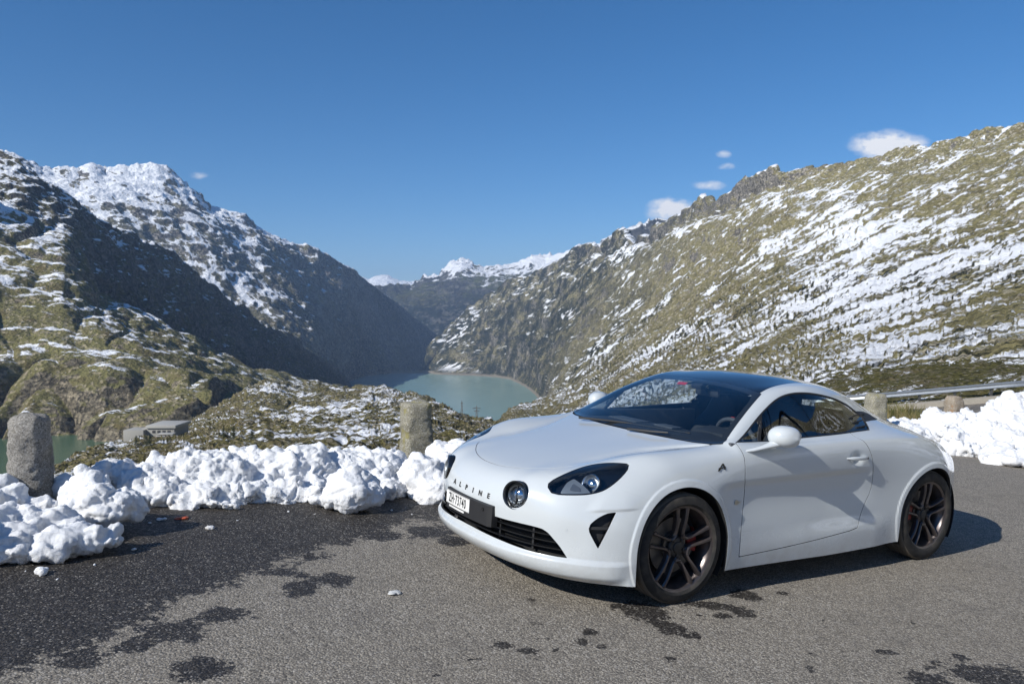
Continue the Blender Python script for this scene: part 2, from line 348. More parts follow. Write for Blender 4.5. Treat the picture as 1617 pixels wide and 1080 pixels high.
slope_sheet('left_ridge', [
    [(-220, 180, 2050), (-100, 215, 1968), (0, 252, 1900), (22, 262, 1900), (47, 279, 1900), (72, 299, 1900), (108, 326, 1930), (144, 349, 2000), (173, 365, 2080), (202, 374, 2180), (231, 389, 2290), (260, 403, 2395), (289, 425, 2500), (310, 443, 2584), (339, 468, 2700), (368, 490, 2850), (397, 512, 3000), (433, 533, 3200), (469, 555, 3400), (505, 573, 3676), (538, 592, 4000), (550, 604, 4150), (560, 620, 4200), (590, 660, 4200)],
    [(-220, 280, 1800), (0, 340, 1680), (108, 400, 1700), (202, 450, 1950), (289, 490, 2250), (368, 535, 2600), (433, 565, 2950), (505, 597, 3550), (540, 612, 3900), (560, 630, 4000), (590, 670, 4000)],
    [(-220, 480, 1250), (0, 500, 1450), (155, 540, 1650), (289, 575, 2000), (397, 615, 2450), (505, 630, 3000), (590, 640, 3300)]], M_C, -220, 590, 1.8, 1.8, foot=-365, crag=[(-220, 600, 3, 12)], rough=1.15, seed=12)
slope_sheet('rock_shoulder', [
    [(-220, 230, 1250), (-100, 285, 1350), (0, 325, 1450), (60, 348, 1480), (110, 370, 1480), (128, 388, 1470), (141, 425, 1430), (155, 461, 1400), (202, 479, 1400), (235, 497, 1400), (267, 515, 1400), (307, 533, 1400), (325, 551, 1400), (361, 566, 1450), (397, 580, 1500), (433, 588, 1600), (487, 600, 1750), (541, 612, 1900), (620, 640, 1900)],
    [(-220, 420, 1080), (0, 440, 1180), (100, 465, 1180), (155, 500, 1180), (235, 540, 1180), (325, 580, 1180), (397, 600, 1250), (487, 625, 1400), (620, 650, 1500)],
    [(-220, 570, 930), (0, 580, 990), (100, 585, 985), (235, 590, 985), (325, 610, 1000), (397, 640, 1020), (487, 655, 1100), (620, 670, 1200)],
    [(-220, 700, 880), (0, 694, 895), (100, 693, 897), (190, 691, 897), (260, 685, 900), (325, 685, 900), (397, 700, 900), (487, 710, 900), (620, 720, 900)],
    [(-220, 760, 870), (0, 755, 885), (190, 750, 885), (325, 760, 880), (620, 780, 880)]], M_C2, -220, 620, 1.7, 1.7, rough=1.0, lmax=.12, seed=41, billow=.7, slabs=110)
slope_sheet('valley_side', [
    [(650, 600, 5400), (668, 580, 5500), (680, 560, 5555), (694, 540, 5620), (715, 519, 5720), (746, 494, 5780), (775, 471, 5740), (804, 453, 5650), (860, 432, 5350), (885, 420, 5150), (910, 401, 4950), (925, 394, 4750), (939, 389, 4600), (958, 393, 4400), (971, 382, 4250), (984, 369, 4100), (997, 378, 3963), (1003, 387, 3900), (1033, 378, 3600), (1062, 351, 3350), (1092, 335, 3100), (1110, 313, 2950), (1125, 324, 2825), (1146, 316, 2650), (1167, 303, 2496), (1183, 285, 2380), (1204, 273, 2220), (1225, 276, 2159), (1237, 284, 2125), (1258, 278, 2080), (1292, 276, 2000), (1317, 269, 1950), (1350, 263, 1900), (1383, 258, 1850), (1417, 248, 1800), (1450, 240, 1750), (1492, 231, 1680), (1533, 225, 1620), (1562, 213, 1580), (1592, 208, 1540), (1617, 206, 1500), (1700, 195, 1400), (1900, 175, 1200)],
    [(650, 602, 5265), (694, 550, 5479), (746, 508, 5635), (804, 468, 5508), (860, 450, 5216), (925, 412, 4631), (958, 412, 4290), (984, 392, 3997), (1033, 398, 3510), (1062, 378, 3266), (1110, 352, 2876), (1146, 348, 2583), (1167, 338, 2433), (1204, 312, 2164), (1237, 308, 2071), (1292, 292, 1940), (1350, 282, 1820), (1450, 256, 1690), (1617, 222, 1440), (1900, 195, 1150)],
    [(650, 604, 5330), (694, 560, 5450), (746, 520, 5500), (804, 490, 5300), (860, 470, 4850), (925, 445, 4200), (985, 425, 3500), (1110, 370, 2350), (1204, 335, 1850), (1350, 320, 1500), (1617, 275, 1150), (1900, 250, 950)],
    [(650, 606, 5290), (694, 576, 5330), (746, 558, 5300), (804, 545, 5050), (860, 540, 4300), (925, 525, 3300), (985, 505, 2500), (1110, 460, 1550), (1204, 440, 1200), (1350, 420, 950), (1617, 380, 700), (1900, 360, 600)],
    [(650, 607, 5270), (694, 584, 5250), (746, 580, 5180), (804, 582, 4850), (835, 592, 4380), (865, 600, 3600), (925, 595, 1900), (985, 580, 1250), (1110, 555, 800), (1204, 545, 620), (1350, 530, 420), (1617, 500, 280), (1900, 490, 230)],
    [(650, 608, 5240), (694, 587, 5180), (746, 588, 5100), (785, 592, 4950), (806, 598, 4750), (832, 611, 4200), (851, 625, 3680), (862, 638, 3200), (875, 660, 1800), (925, 690, 520), (985, 690, 330), (1110, 680, 200), (1204, 670, 150), (1350, 648, 85), (1617, 634, 56), (1900, 630, 50)],
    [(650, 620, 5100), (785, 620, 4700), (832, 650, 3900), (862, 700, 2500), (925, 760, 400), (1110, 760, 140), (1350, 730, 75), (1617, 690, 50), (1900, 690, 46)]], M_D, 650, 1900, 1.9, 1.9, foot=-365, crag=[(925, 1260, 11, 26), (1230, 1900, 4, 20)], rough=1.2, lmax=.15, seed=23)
slope_sheet('heath_toe', [
    [(740, 700, 800), (770, 674, 900), (794, 662, 1000), (820, 645, 1100), (842, 640, 1150), (858, 632, 1200), (885, 622, 1150), (930, 622, 1000), (1000, 640, 800)],
    [(740, 740, 500), (1000, 720, 400)]], M_E, 740, 1000, 1.9, 1.9, rough=1.0, lmax=.12, seed=3)
slope_sheet('foreground_heath', [
    [(-220, 853, 230), (40, 793, 260), (70, 763, 280), (86, 744, 300), (101, 738, 320), (122, 722, 370), (144, 716, 400), (159, 710, 430), (190, 703, 500), (230, 695, 560), (270, 687, 640), (300, 675, 720), (340, 653, 820), (385, 624, 950), (433, 609, 1050), (487, 613, 1100), (547, 620, 1100), (580, 615, 1080), (616, 618, 1000), (638, 626, 940), (660, 631, 880), (685, 643, 820), (708, 653, 770), (724, 663, 730), (741, 669, 700), (780, 672, 650), (860, 693, 560), (1000, 723, 450)],
    [(-220, 900, 170), (86, 765, 210), (190, 725, 330), (300, 700, 430), (385, 665, 520), (487, 655, 560), (580, 650, 560), (660, 662, 500), (741, 685, 420), (1000, 740, 300)],
    [(-220, 950, 130), (86, 790, 140), (190, 760, 180), (300, 725, 240), (385, 700, 270), (487, 695, 280), (580, 695, 280), (660, 700, 250), (741, 715, 220), (1000, 760, 180)],
    [(-220, 1000, 60), (86, 880, 60), (300, 850, 60), (487, 850, 60), (741, 850, 60), (1000, 850, 60)]], M_E, -220, 1000, 1.8, 1.6, rough=2.3, lmax=.10, seed=60, billow=.25)

def water_mat(name, col, deep):
    t = NT(name); p = t.pos(); n = t.noise(t.map(p, (1, .3, 1)), .004, 5, .6)
    c = t.mix(t.mr(n, .35, .65), col, deep)
    rp = t.noise(t.map(p, (1, .5, 1)), .25, 4, .6)
    return t.done(t.bsdf(col=c, rough=.22, spec=.5, nrm=t.bump(rp, .25, .6)))
W1 = water_mat('reservoir_water', (.235, .36, .32), (.20, .32, .285))
W2 = water_mat('green_lake_water', (.085, .145, .085), (.07, .125, .075))
def sheet(name, pts, m, label=None):
    me = bpy.data.meshes.new(name); me.from_pydata(pts, [], [tuple(range(len(pts)))]); me.materials.append(m); o = link(name, me); o['kind'] = 'structure'
    if label: o['label'] = label
    return o
sheet('lake', [(-1700, 1500, -365), (600, 1500, -365), (400, 5230, -365), (-1300, 5230, -365)], W1)
sheet('lower_lake', [(-1100, 380, -133), (-300, 380, -133), (-300, 915, -133), (-1100, 915, -133)], W2)
# a skin of ground under everything, out to the horizon
zb = -460
sheet('valley_floor', [(-26000, -9000, zb), (26000, -9000, zb), (26000, 26000, zb), (-26000, 26000, zb)], simple('valley_ground', (.09, .085, .06), .95))
# dam at the head of the lake
dm = MB(); pts = []
for k in range(25):
    s = k/24; px = 572+(748-572)*s; b = far(px, 589, 5225+40*math.sin(math.pi*s)); pts.append(b)
dm.loft([[(p.x, p.y, -372), (p.x, p.y+3, -351), (p.x, p.y+12, -351), (p.x, p.y+26, -400)] for p in pts])
dam = dm.build('dam', simple('dam_concrete', (.27, .24, .19), .9), sharp=30); tag(dam, 'long low beige concrete dam across the far end of the turquoise lake', 'dam')
# haze
hz = MB().box((0, 7500, 400), (44000, 31000, 1722)).build('haze', None, smooth=False)
hz['kind'] = 'stuff'
hm = NT('air'); pv = hm.t.nodes.new('ShaderNodeVolumePrincipled'); pv.inputs['Color'].default_value = (.46, .66, 1.0, 1); pv.inputs['Density'].default_value = 5.0e-5; pv.inputs['Anisotropy'].default_value = .0
hm.t.links.new(pv.outputs[0], hm.out.inputs['Volume']); hz.data.materials.append(hm.m)

# the same valley goes on round the lay-by: slopes to the right, behind and to the left of the view
def ring(name, rows, m, step=.35, seed=0.0, rough=1.0):
    az = np.arange(rows[0][0][0], rows[0][-1][0]+step, step); E = []; D = []
    for r in rows: a = np.array(r, float); E.append(np.interp(az, a[:, 0], a[:, 1])); D.append(np.exp(np.interp(az, a[:, 0], np.log(a[:, 2]))))
    E = np.array(E); D = np.array(D); tt = np.linspace(0, len(rows)-1, 110); i = np.clip(tt.astype(int), 0, len(rows)-2); f = (tt-i)[:, None]
    Eg = E[i]*(1-f)+E[i+1]*f; Dg = D[i]*(1-f)+D[i+1]*f; a_ = np.radians(az)[None]
    P = np.stack([Dg*np.sin(a_), Dg*np.cos(a_), CAM_H+Dg*np.tan(np.radians(Eg))], -1); h = 0; k = 0; lam = 500.
    while lam > 12:
        w = sstep(.5, .2, lam/Dg); q = (P+seed)/lam; h = h+w*lam*rough*.055*(1-2*np.abs(noise3(q+k*7.7))+.8*noise3(q*1.4)); lam /= 2; k += 1
    P[..., 2] += h*.8; P[..., 0] += h*.3*np.sin(a_)*-1
    o = grid_mesh(name, P, m, flip=True); o['kind'] = 'structure'; return o
ring('right_hand_slope', [[(38, 9, 1500), (45, 15, 1400), (60, 22, 1200), (75, 28, 1100), (90, 27, 1050), (105, 28, 1100), (120, 22, 1200), (140, 15, 1500), (165, 11, 2200)],
     [(38, 2, 900), (60, 8, 600), (90, 10, 500), (120, 9, 600), (165, 3, 1200)], [(38, -4, 200), (60, -3, 160), (90, -2, 120), (120, -2, 150), (165, -3, 300)], [(38, -20, 40), (90, -12, 40), (165, -12, 60)]], M_D, seed=4)
ring('hills_behind', [[(160, 10, 2600), (185, 7, 3200), (210, 9, 3600), (235, 8, 3600), (260, 10, 3000), (285, 12, 2600), (305, 12, 2000), (322, 11, 1700)],
     [(160, 2, 1500), (210, 2, 1800), (260, 2, 1600), (322, 4, 1400)], [(160, -4, 300), (210, -5, 300), (260, -8, 400), (322, -9, 900)], [(160, -18, 60), (322, -25, 120)]], M_C, seed=9)
# ---------------------------------------------------------------- lay-by, verge, lower road
EDGE = [(-9, .5), (-6, 2.6), (-4.3, 4.2), (-3.15, 5.45), (-2.5, 6.25), (-1.7, 7.1), (-.7, 8.0), (.8, 8.9), (3, 10.2), (5.5, 11.9), (8.5, 13.2), (14, 14.2), (26, 15)]
def edge_y(x): return np.interp(x, [p[0] for p in EDGE], [p[1] for p in EDGE])
WET = []                                                     # damp patches: centre on the ground, half sizes
for px, py, a, b in ((1017, 964, 40, 15), (1063, 992, 22, 10), (1088, 1002, 16, 6), (1045, 985, 14, 6), (1176, 967, 18, 8), (1174, 939, 20, 7), (1140, 972, 14, 4), (1105, 971, 8, 3), (932, 996, 11, 5), (917, 1015, 11, 6), (952, 1022, 11, 5), (835, 1027, 19, 5), (876, 1026, 7, 4), (856, 1007, 8, 3), (1060, 1040, 12, 6), (1280, 1032, 9, 4), (1280, 1055, 9, 5), (1399, 1029, 19, 4), (1439, 982, 6, 3), (1300, 979, 6, 3), (1234, 936, 9, 3), (1517, 1037, 10, 6), (1477, 1046, 9, 5), (1466, 1054, 11, 6), (1462, 1073, 38, 13), (1565, 1068, 60, 20),
        (445, 904, 50, 8), (525, 914, 30, 11), (475, 929, 30, 13), (356, 973, 48, 14), (277, 998, 60, 17), (208, 1020, 32, 12), (124, 1038, 50, 16), (322, 1057, 50, 18), (792, 1018, 16, 6), (748, 1040, 15, 4), (718, 854, 24, 8), (680, 838, 40, 10), (600, 845, 50, 10), (690, 1066, 10, 4), (1120, 955, 30, 6), (970, 960, 10, 5)):
    c = gpt(px, py); u = gpt(px+a, py); v = gpt(px, py+b); WET.append((c.x, c.y, (u-c).length, max((v-c).length, .012)))
BND = [gpt(*q) for q in ((820, 770), (740, 800), (690, 822), (640, 828), (560, 862), (470, 885), (400, 905), (335, 925), (290, 960), (215, 985), (150, 1015), (60, 1060), (-150, 1150))]
def wet_field(X, Y):
    bx = np.array([p.x for p in BND])[::-1]; by = np.array([p.y for p in BND])[::-1]
    d = (Y-np.interp(X, bx, by))*.75; d = np.where(X > bx[-1], -(X-bx[-1])-.2, d); w = np.clip(d/.45, -1.2, 1.0)
    for cx_, cy, a, b in WET:
        q = np.hypot((X-cx_)/a, (Y-cy)/b); w = np.maximum(w, np.clip(1.25*(1-q), -1.2, .9) if a > .3 else np.clip(1.5*(1.0-q), -1.2, .8))
    return w
def asphalt_mat():
    t = NT('asphalt'); p = t.pos(); wa = t.n('ShaderNodeAttribute', attribute_name='damp').outputs['Fac']
    n1 = t.noise(p, 5, 6, .68); n2 = t.noise(p, 26, 5, .7); ag = t.n('ShaderNodeTexVoronoi', {'Vector': p, 'Scale': 125.0}); ag2 = t.n('ShaderNodeTexVoronoi', {'Vector': p, 'Scale': 80.0})
    big = t.noise(p, .55, 4, .55)
    wet = t.ma('ADD', wa, t.ma('ADD', t.ma('MULTIPLY', t.ma('SUBTRACT', n1, .5), 3.6), t.ma('MULTIPLY', t.ma('SUBTRACT', n2, .5), 3.0)))
    wm = t.mr(wet, -.02, .13)
    cr = t.sep(ag.outputs['Color'])[0]; cr2 = t.sep(ag2.outputs['Color'])[1]
    dry = t.ramp(cr, [(0, (.22, .195, .163)), (.35, (.31, .275, .225)), (.7, (.41, .368, .30)), (.93, (.49, .445, .37)), (1, (.62, .58, .51))])
    dry = t.mix(t.mr(ag.outputs['Distance'], .30, .62, 0, .75), dry, (.075, .068, .06))
    dry = t.mix(t.mr(cr2, .90, .93, 0, .55), dry, (.40, .37, .33)); dry = t.mix(t.mr(cr2, .10, .07, 0, .6), dry, (.05, .047, .043))
    dry = t.mix(t.mr(big, .35, .65, .0, .3), dry, (.20, .175, .14)); dry = t.mix(t.mr(n1, .5, .68, 0, .35), dry, (.11, .1, .09))
    wc = t.ramp(cr, [(0, (.010, .009, .008)), (.5, (.026, .022, .019)), (.8, (.055, .048, .041)), (.94, (.11, .10, .088)), (1, (.30, .28, .25))]); wc = t.mix(t.mr(n2, .55, .66, 0, .5), wc, (.075, .066, .056))
    col = t.mix(wm, dry, wc)
    h = t.ma('ADD', t.ma('MULTIPLY', ag2.outputs['Distance'], -.8), t.ma('MULTIPLY', ag.outputs['Distance'], -.35))
    h = t.ma('ADD', h, t.ma('MULTIPLY', t.noise(p, 1.6, 4, .6), 1.2))
    nb = t.bump(h, .8, .006)
    return t.done(t.bsdf(col=col, rough=t.ma('SUBTRACT', .93, t.ma('MULTIPLY', wm, t.mr(n2, .3, .7, .1, .42))), spec=.4, nrm=nb))
ASPH = asphalt_mat()
def to_edge(name, xs, ys_fn, m, zf, kind='structure'):
    P = np.array([[(x, y, zf(x, y)) for x in xs] for y in ys_fn]); return P
xs = np.concatenate([np.linspace(-14, -4, 30, endpoint=False), np.arange(-4, 5, .035), np.linspace(5, 26, 90)]); nr = 190
T_ = np.concatenate([np.linspace(-6, 2.8, 20, endpoint=False)]); P = []
ey = edge_y(xs)
for k in range(20): P.append(np.stack([xs, np.minimum(-6+8.6*k/20+0*xs, ey-.02*(20-k)-1.0), 0*xs], -1))
y0 = P[-1][:, 1]
for k in range(1, nr+1):
    f = k/nr; P.append(np.stack([xs, y0+(ey+.25-y0)*f, 0*xs], -1))
P = np.array(P); P[..., 2] = gz(P[..., 0])+.006*noise3(P*.9)-.0
P[..., 2] -= .03*sstep(-.0, .25, P[..., 1]-edge_y(P[..., 0]))
# keep the tyres' footprints exactly on the slope
pv = grid_mesh('pavement', P, ASPH); pv['kind'] = 'structure'; pv['label'] = 'dry grey asphalt lay-by with a dark wet area on the left'
at = pv.data.attributes.new('damp', 'FLOAT', 'POINT'); at.data.foreach_set('value', wet_field(P[..., 0], P[..., 1]).ravel().astype(np.float32))
# verge falling away behind the lay-by
V = []
dn = []
E_ = np.array([(x, edge_y(x)) for x in np.linspace(-9, 26, 220)]); tn = np.gradient(E_, axis=0); tn /= np.linalg.norm(tn, axis=1)[:, None]; nn_ = np.stack([-tn[:, 1], tn[:, 0]], -1)
for k, (o_, dz) in enumerate(((-.05, -.05), (.25, -.03), (.6, -.04), (1.1, -.10), (1.7, -.35), (2.6, -1.0), (4, -2.0), (7, -4.2), (12, -7.5), (20, -12), (34, -17), (60, -26))):
    q = E_+nn_*o_; q = np.column_stack([q, gz(E_[:, 0])+dz]); V.append(q)
V = np.array(V); i = np.linspace(0, 11, 90); V = np.array([[np.interp(i, np.arange(12), V[:, c, a]) for a in range(3)] for c in range(V.shape[1])]).transpose(2, 0, 1)
rr_ = np.linspace(0, 1, 90)[:, None]
V[..., 2] += (noise3(V*1.7)*.07+noise3(V*6)*.03)*sstep(.02, .2, rr_)+noise3(V*.25)*1.2*sstep(.4, .9, rr_)
M_V = terrain_mat('verge_heath', 9, snow=.2, streak=(1, .6, 0), veg=.8, alt0=-30, alt1=10, altk=.0, slope=.6, rock=(.15, .13, .10), grass=(.13, .12, .04))
grid_mesh('verge', V, M_V)['kind'] = 'structure'
# the pass road in the bend below, its kerb wall and guard rail
def strip_between(name, A, B, m, n=30, dz=0):
    A = np.array(A, float); B = np.array(B, float); rows = [A+(B-A)*f for f in np.linspace(0, 1, n)]; P = np.array(rows); P[..., 2] += dz
    return grid_mesh(name, P, m)
N_ = 60
pxs = np.linspace(1290, 1900, N_)
def fr(pxv, pyv, D): return [tuple(far(a, b, c)) for a, b, c in zip(pxv, pyv, D)]
Dn = np.interp(pxs, [1290, 1617, 1900], [24, 28, 30]); Df = np.interp(pxs, [1290, 1390, 1617, 1900], [46, 44, 42, 41])
zr = np.interp(pxs, [1290, 1390, 1617, 1900], [-4.1, -3.65, -2.8, -2.2])
A = np.array(fr(pxs, np.full(N_, 540), Dn)); B = np.array(fr(pxs, np.full(N_, 540), Df)); A[:, 2] = zr; B[:, 2] = zr
road = strip_between('road', A, B, ASPH); road['kind'] = 'structure'; road['label'] = 'pass road in the bend below the lay-by'
K1 = B.copy(); K1[:, :2] *= 1.0
kb = MB(); kb.loft([[tuple(p+np.array([0, 0, -.3])), tuple(p+np.array([0, 0, .28])), tuple(p+np.array([0, .35, .30])), tuple(p+np.array([0, .35, -.3]))] for p in B]); kb.build('kerb_wall', simple('kerb_stone', (.33, .30, .25), .9), sharp=30)['kind'] = 'structure'
# shoulder behind it, down to the slope
C_ = B+np.array([0, .35, .28]); D_ = C_*np.array([1.25, 1.25, 1]); D_[:, 2] = C_[:, 2]+1.5
P = np.array([C_+(D_-C_)*f for f in np.linspace(0, 1, 24)]); P[..., 2] += noise3(P*.8)*.25; grid_mesh('road_shoulder', P, M_V)['kind'] = 'structure'
A2 = A.copy(); A3 = A*np.array([.55, .55, 1]); A3[:, 2] = A[:, 2]+.2
P = np.array([A3+(A2-A3)*f for f in np.linspace(0, 1, 24)]); P[..., 2] += noise3(P*.9)*.2+.05; P[-1, :, 2] = A[:, 2]-.05; grid_mesh('road_verge', P, M_V)['kind'] = 'structure'
GALV = simple('galvanised_steel', (.42, .45, .48), .45, .7)
gr = empty('guardrail', tuple(B[30]+np.array([0, .8, .3]))); tag(gr, 'galvanised steel guardrail on dark posts along the bend behind the snow', 'guardrail')
ox, oy, oz = gr.location
prof = [(0, .0), (.03, .03), (.08, .05), (.03, .10), (.0, .155), (.03, .21), (.08, .26), (.03, .29), (0, .31)]
Q = B+np.array([0, .75, .62]); mb = MB()
mb.loft([[(p[0]-ox, p[1]-oy-a, p[2]-oz+b) for a, b in prof] for p in Q], cap=False, closed=False); ob = mb.build('beam', GALV, gr, fix=False); sm = ob.modifiers.new('thick', 'SOLIDIFY'); sm.thickness = .006
L_ = np.concatenate([[0], np.cumsum(np.linalg.norm(np.diff(Q[:, :2], axis=0), axis=1))])
DPOST = simple('post_steel', (.10, .10, .10), .6, .5)
pm = None
for s in np.arange(.5, L_[-1], 1.75):
    p = [np.interp(s, L_, Q[:, k]) for k in range(3)]
    if pm is None:
        pm = MB().box((0, 0, -.28), (.10, .14, 1.05), bev=.01).build('post', DPOST, gr, sharp=30); o = pm
    else: o = pm.copy(); COL.objects.link(o)
    o.location = (p[0]-ox, p[1]-oy+.09, p[2]-oz)

# tuft of dry grass at the edge by the far bollard
def tuft(px, py, D, label, seed):
    r = random.Random(seed); b = far(px, py, D); mb = MB()
    for k in range(260):
        a = r.uniform(0, 6.28); rr = abs(r.gauss(0, .22)); x, y = rr*math.cos(a)*1.6, rr*math.sin(a); h = r.uniform(.12, .42)*math.exp(-rr*1.2); lx, ly = r.gauss(0, .12), r.gauss(0, .12); w = .006
        mb.add([(x-w, y, -.1), (x+w, y, -.1), (x+lx*.5+w*.7, y+ly*.5, h*.6), (x+lx, y+ly, h), (x+lx*.5-w*.7, y+ly*.5, h*.6)], [(0, 1, 2, 4), (4, 2, 3)])
    t = NT('dry_grass'); m = t.done(t.bsdf(col=t.mix(t.mr(t.noise(t.co(), 8, 3), .4, .6), (.10, .11, .025), (.26, .21, .09)), rough=.8))
    o = mb.build('grass_tuft', m, fix=False, smooth=False); o.location = b; tag(o, label, 'grass tuft', kind='stuff'); return o
tuft(1408, 664, 13.9, 'yellow-green grass tuft just right of the pale bollard behind the car', 1)
tuft(1436, 665, 14.3, 'yellow-green grass tuft halfway between the two right-hand stone posts', 2)
# ---------------------------------------------------------------- snow banks
def snow_mat():
    t = NT('old_snow'); p = t.pos(); n1 = t.noise(p, 9, 6, .6); n2 = t.noise(p, 60, 5, .7); n3 = t.noise(p, 3, 4, .6)
    g = t.n('ShaderNodeNewGeometry'); nz = t.sep(g.outputs['Normal'])[2]
    gx, _, zz = t.sep(p)[0], 0, t.sep(p)[2]
    hgt = t.ma('ADD', zz, t.ma('MULTIPLY', gx, .06919))
    dirt = t.ma('MULTIPLY', t.mr(t.ma('ADD', n1, t.ma('MULTIPLY', n2, .6)), .80, .98), t.mr(hgt, .20, .0), clamp=True)
    spk = t.mr(n2, .73, .78, 0, .35)
    col = t.mix(t.mr(n3, .4, .7, 0, .4), (.84, .85, .865), (.75, .765, .79)); col = t.mix(t.ma('MULTIPLY', dirt, .7), col, (.26, .235, .20)); col = t.mix(spk, col, (.45, .42, .38))
    h = t.ma('ADD', t.ma('MULTIPLY', n1, .8), t.ma('ADD', t.ma('MULTIPLY', n2, .5), t.ma('MULTIPLY', t.noise(p, 170, 3, .7), .18)))
    return t.done(t.bsdf(col=col, rough=.75, spec=.25, sss=.25, sssr=(1.0, 1.0, 1.0), ssss=.012, nrm=t.bump(h, .9, .022)))
SNOW = snow_mat()
def worley(P, seed=0):
    """random height per cell, eased down to the joints between broken blocks"""
    i = np.floor(P).astype(np.int64); b1 = np.full(len(P), 9.); b2 = b1.copy(); v = np.zeros(len(P))
    for a in (-1, 0, 1):
        for b in (-1, 0, 1):
            for c in (-1, 0, 1):
                q = i+np.array([a, b, c]); h = _pm[_pm[_pm[q[:, 0] & 255]+(q[:, 1] & 255)]+(q[:, 2] & 255)]
                o = _pt[h]; d = np.linalg.norm(q+o-P, axis=1); m = d < b1; b2 = np.where(m, b1, np.minimum(b2, d)); v = np.where(m, _pv[h], v); b1 = np.where(m, d, b1)
    return (v-.5)*sstep(.0, .22, b2-b1)-.25*sstep(.16, .0, b2-b1)
_r2 = np.random.RandomState(3); _pt = _r2.rand(256, 3); _pv = _r2.rand(256)
def icos(c, r, rot=(0, 0, 0), sub=3):
    bm = bmesh.new(); bmesh.ops.create_icosphere(bm, subdivisions=sub, radius=1)
    sd = (c[0]*3.1+c[1]*1.7) % 50; co = np.array([v.co[:] for v in bm.verts]); dd = 1+.30*noise3(co*1.1+sd)+.14*noise3(co*2.7+sd)
    for v, k_ in zip(bm.verts, dd): v.co *= float(k_)
    M_ = Matrix.Translation(c) @ Euler(rot).to_matrix().to_4x4() @ Matrix.Diagonal((*r, 1)); bm.transform(M_)
    vs = [v.co.copy() for v in bm.verts]; fs = [[v.index for v in f.verts] for f in bm.faces]; bm.free(); return vs, fs
def snow_thing(name, lumps, label, cat, group=None, vox=.022, amp=.045, sinkz=True, seed=0, small=0, rnd=None, soft=7):
    """merge many clods into one crusted mass and roughen it"""
    mb = MB(); rnd = rnd or random.Random(seed)
    C = []
    for (c, r) in lumps:
        C.append((Vector(c), r)); mb.add(*icos(c, r, (rnd.uniform(-.4, .4), rnd.uniform(-.4, .4), rnd.uniform(0, 3))))
    for k in range(small):
        c, r = C[rnd.randrange(len(C))]; a = rnd.uniform(0, 6.28); e = rnd.uniform(-.1, 1.25)
        q = c+Vector((math.cos(a)*math.cos(e)*r[0], math.sin(a)*math.cos(e)*r[1], math.sin(e)*r[2]))*rnd.uniform(.82, 1.0)
        s = rnd.uniform(.02, .06); mb.add(*icos(q, (s*rnd.uniform(.8, 1.5), s*rnd.uniform(.8, 1.4), s*rnd.uniform(.6, 1.1)), (rnd.random(), rnd.random(), rnd.random()), 2))
    o = mb.build(name, SNOW, fix=False); m = o.modifiers.new('r', 'REMESH'); m.mode = 'VOXEL'; m.voxel_size = vox
    m = o.modifiers.new('s', 'SMOOTH'); m.factor = .6; m.iterations = soft
    dg = bpy.context.evaluated_depsgraph_get(); me = bpy.data.meshes.new_from_object(o.evaluated_get(dg)); o.modifiers.clear(); o.data = me; me.name = name
    n = len(me.vertices); co = np.empty(n*3, np.float32); me.vertices.foreach_get('co', co); co = co.reshape(-1, 3).astype(float)
    no = np.empty(n*3, np.float32); me.vertices.foreach_get('normal', no); no = no.reshape(-1, 3)
    q = co+seed*3.1
    wq = q+.05*np.stack([noise3(q*5+k_*9) for k_ in range(3)], -1); d = amp*(1.1*noise3(q*2.6)+1.0*worley(wq*6.5)+.62*worley(wq*14+5)+.34*noise3(q*13)+.20*noise3(q*29)+.17*noise3(q*60))
    co += no*d[:, None]; co[:, 2] = np.maximum(co[:, 2], gz(co[:, 0])-.03)
    me.vertices.foreach_set('co', co.astype(np.float32).ravel()); me.polygons.foreach_set('use_smooth', [True]*len(me.polygons)); me.update()
    if not me.materials: me.materials.append(SNOW)
    tag(o, label, cat, group)
    return o
def L(px, py, D, rx, ry, deep=1.0):                          # one clod seen at px,py: half width and half height in metres times distance
    p = far(px, py, D); k = D/1267.4; return (p, (rx*k, rx*k*deep*.9, ry*k))
rnd = random.Random(4)
# main bank
lum = []
prof = [(150, 742, 5.75), (190, 740, 5.9), (240, 728, 6.1), (290, 722, 6.25), (340, 713, 6.35), (400, 711, 6.5), (450, 710, 6.6), (500, 708, 6.75), (560, 707, 6.95), (610, 710, 7.2), (640, 722, 7.45)]
for px, py, rx, ry, f in ((145, 752, 26, 20, .1), (222, 768, 38, 30, .25), (185, 750, 30, 20, .05), (292, 748, 46, 32, .25), (350, 748, 46, 38, .45), (262, 782, 40, 22, .7), (285, 798, 44, 12, 1.), (345, 800, 46, 10, 1.), (318, 786, 36, 20, .8), (420, 748, 42, 36, .3), (470, 742, 46, 36, .4), (490, 776, 30, 20, .8), (432, 780, 34, 18, .8), (390, 782, 30, 18, .8), (540, 744, 50, 36, .35), (598, 742, 46, 34, .35), (632, 752, 26, 26, .5), (615, 770, 24, 16, .75), (240, 748, 32, 22, .0), (325, 735, 36, 22, .0), (385, 730, 40, 20, .0), (450, 730, 40, 20, .0), (510, 728, 40, 20, .0), (570, 728, 42, 20, .0), (618, 730, 24, 18, .1), (455, 790, 26, 10, 1.), (525, 782, 26, 14, .9), (225, 795, 22, 14, .85)):
    yb = np.interp(px, [210, 330, 470, 600, 640], [808, 801, 796, 793, 780]); gb = gpt(px, yb); tD = np.interp(px, [q[0] for q in prof], [q[2] for q in prof]); lum.append(L(px, py, tD+(gb.y-tD)*f+.12, rx*1.05, ry))
